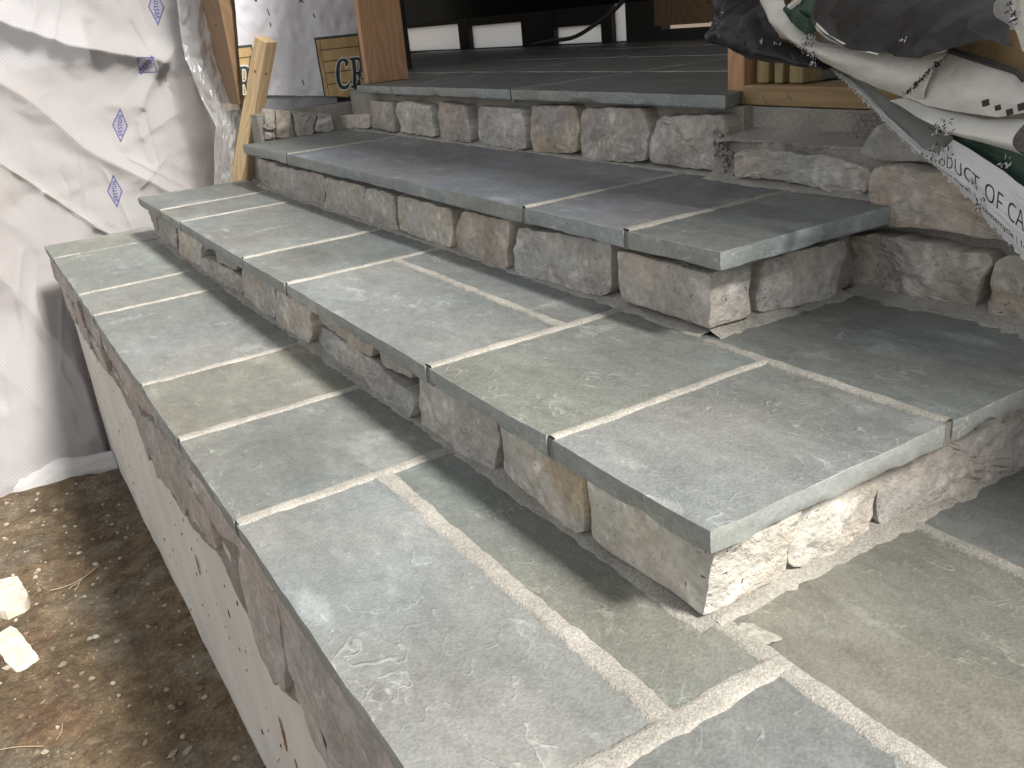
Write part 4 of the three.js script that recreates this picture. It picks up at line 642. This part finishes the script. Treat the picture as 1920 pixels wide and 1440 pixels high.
  cloth('white_roll', pale, E3(-0.735, [[1700, 183], [1745, 220], [1790, 252], [1830, 264], [1930, 292]]), E3(-0.75, [[1706, 181], [1780, 205], [1850, 223], [1930, 223]]), { bulge: 0.04, amp: 0.008, nu: 60, nv: 26 });
  cloth('green_fold', green, E3(-0.755, [[1788, 260], [1830, 287], [1870, 314], [1905, 342], [1935, 360]]), E3(-0.75, [[1780, 240], [1830, 258], [1870, 272], [1935, 288]]), { bulge: 0.0, amp: 0.004, nu: 40, nv: 12 });
  cloth('green_fold', green, E3(-0.75, [[1668, 158], [1700, 196], [1745, 238]]), E3(-0.75, [[1678, 162], [1716, 180], [1745, 212]]), { bulge: 0.004, amp: 0.003, nu: 24, nv: 8 });
  cloth('white_scrap', pale, E3(-0.66, [[1888, -30], [1893, 15], [1906, 50], [1924, 95]]), E3(-0.66, [[1990, -30], [1990, 15], [1990, 50], [1990, 95]]), { bulge: 0.02, amp: 0.016, nu: 30, nv: 24 });
  for (const [x, y, w] of [[1848, 193, 11], [1871, 202, 9], [1893, 210, 10], [1916, 200, 12]]) { const g = new THREE.PlaneGeometry(w * 0.0011, w * 0.0009); const q = onZ([x, y], -0.712); g.rotateZ(0.3); g.translate(q.x, q.y, q.z); part('printed_square', g, fab([0.05, 0.05, 0.05]), T); }
  // frayed slivers of the woven tape along the tears
  const sl = [[], []];
  const sliver = (px, py, z, k) => { const q = onZ([px, py], z), g = new THREE.BoxGeometry(R(0.0008, 0.0024), R(0.002, 0.007), 0.0003); g.rotateX(R(-0.8, 0.8)); g.rotateZ(R(-1.4, 0.6)); g.translate(q.x, q.y, q.z + R(-0.004, 0.01)); sl[k].push(g); };
  const clump = (x, y, r, n, z, w) => { for (let i = 0; i < n; i++) { const a = R(0, 6.28), d = r * Math.sqrt(rnd()); sliver(x + Math.cos(a) * d * w, y + Math.sin(a) * d, z, rnd() < 0.5 ? 0 : 1); } };
  clump(1518, 85, 20, 70, -0.715, 0.9); clump(1526, 112, 12, 24, -0.715, 0.6); clump(1772, 238, 16, 55, -0.69, 1.6); clump(1765, 285, 20, 40, -0.735, 1.2); clump(1838, 382, 13, 30, -0.725, 1); clump(1887, 305, 12, 22, -0.71, 0.7); clump(1830, 340, 9, 18, -0.73, 0.8); clump(1905, 20, 26, 40, -0.64, 0.6); clump(1345, 30, 16, 14, -0.72, 0.8); clump(1385, 72, 8, 10, -0.71, 1); clump(1428, 76, 6, 8, -0.71, 0.6); clump(1458, 82, 6, 8, -0.71, 0.7); clump(1695, 75, 8, 10, -0.65, 1);
  for (let i = 0; i < 70; i++) { const k = i / 70; clump(lerp(1700, 1766, k), lerp(178, 112, k), 5, 1, -0.715, 1); sliver(lerp(1702, 1764, k), lerp(176, 114, k), -0.713, 1); }
  for (let i = 0; i < 120; i++) { const k = i / 120; sliver(lerp(1556, 1725, k), lerp(119, 289, k), -0.757, 0); }
  part('frayed_threads', mergeGeometries(sl[0]), std([0.5, 0.5, 0.5]), T).userData.kind = 'stuff'; part('frayed_threads', mergeGeometries(sl[1]), black, T).userData.kind = 'stuff';
  const b = part('sheathing_board', (() => { const a = onZ([1785, 60], -0.80), b = onZ([1925, 140], -0.80), g = boxUV(new THREE.BoxGeometry(0.30 + b.x - a.x, a.y - b.y, 0.018), 1.2); g.translate((a.x + b.x) / 2 + 0.15, (a.y + b.y) / 2, -0.80); return g; })(), WD.treated, scene); meta(b, 'brown sheathing board showing between the black and white wrap', 'board');
}

// ================================================================ LOOSE STONES AND TWIGS on the soil
{
  const yTop = GROUND + 0.018, pl = { get: (p) => { const w = onY(p, yTop); return [w.x, -w.z]; }, put: (a, b, d) => new THREE.Vector3(a, yTop + d, -b) };
  const m = std([0.52, 0.49, 0.44].map((x) => x / 0.56), { map: lime.col, bumpMap: lime.bmp, bumpScale: 0.004, roughness: 0.9, vertexColors: true });
  const mk = (px, label) => { const s = stone(scene, px, pl, { amp: 0.003, bulge: 0.001, depth: 0.03, jag: 0.004, n: 40, mat: m, smooth: 0 }); s.name = numbered('stone_offcut'); meta(s, label, 'stone', 'pale offcuts on the soil'); };
  mk([[-30, 1092], [0, 1083], [31, 1076], [44, 1098], [53, 1114], [53, 1128], [42, 1136], [8, 1150], [-20, 1140]], 'squarish pale limestone offcut lying nearer the plastic sheet');
  mk([[-14, 1195], [18, 1172], [31, 1178], [52, 1205], [74, 1230], [71, 1236], [32, 1258], [22, 1253], [0, 1225]], 'pointed pale limestone offcut lying farther from the plastic sheet');
  const tw = (pts, r, label) => { const g = pts.map((l) => new THREE.TubeGeometry(new THREE.CatmullRomCurve3(l.map((p) => { const w = onY(p, GROUND + 0.012); w.y = groundH(w.x, w.z) + 0.006; return w; })), 14, r, 5)); const t = part('dry_twig', mergeGeometries(g), std([0.36, 0.29, 0.20]), scene); t.name = numbered('dry_twig'); meta(t, label, 'twig'); };
  tw([[[92, 1100], [120, 1094], [150, 1086], [165, 1074], [184, 1061]], [[150, 1087], [146, 1098], [140, 1107]], [[148, 1090], [135, 1096], [128, 1102]]], 0.0022, 'forked dry twig on the soil beside the pale offcuts');
  tw([[[-5, 1399], [30, 1396], [78, 1391]]], 0.0016, 'straight dry stalk on the soil');
  tw([[[102, 1379], [112, 1366], [115, 1350]]], 0.0013, 'short curved dry stalk on the soil');
}

renderer.render(scene, camera);
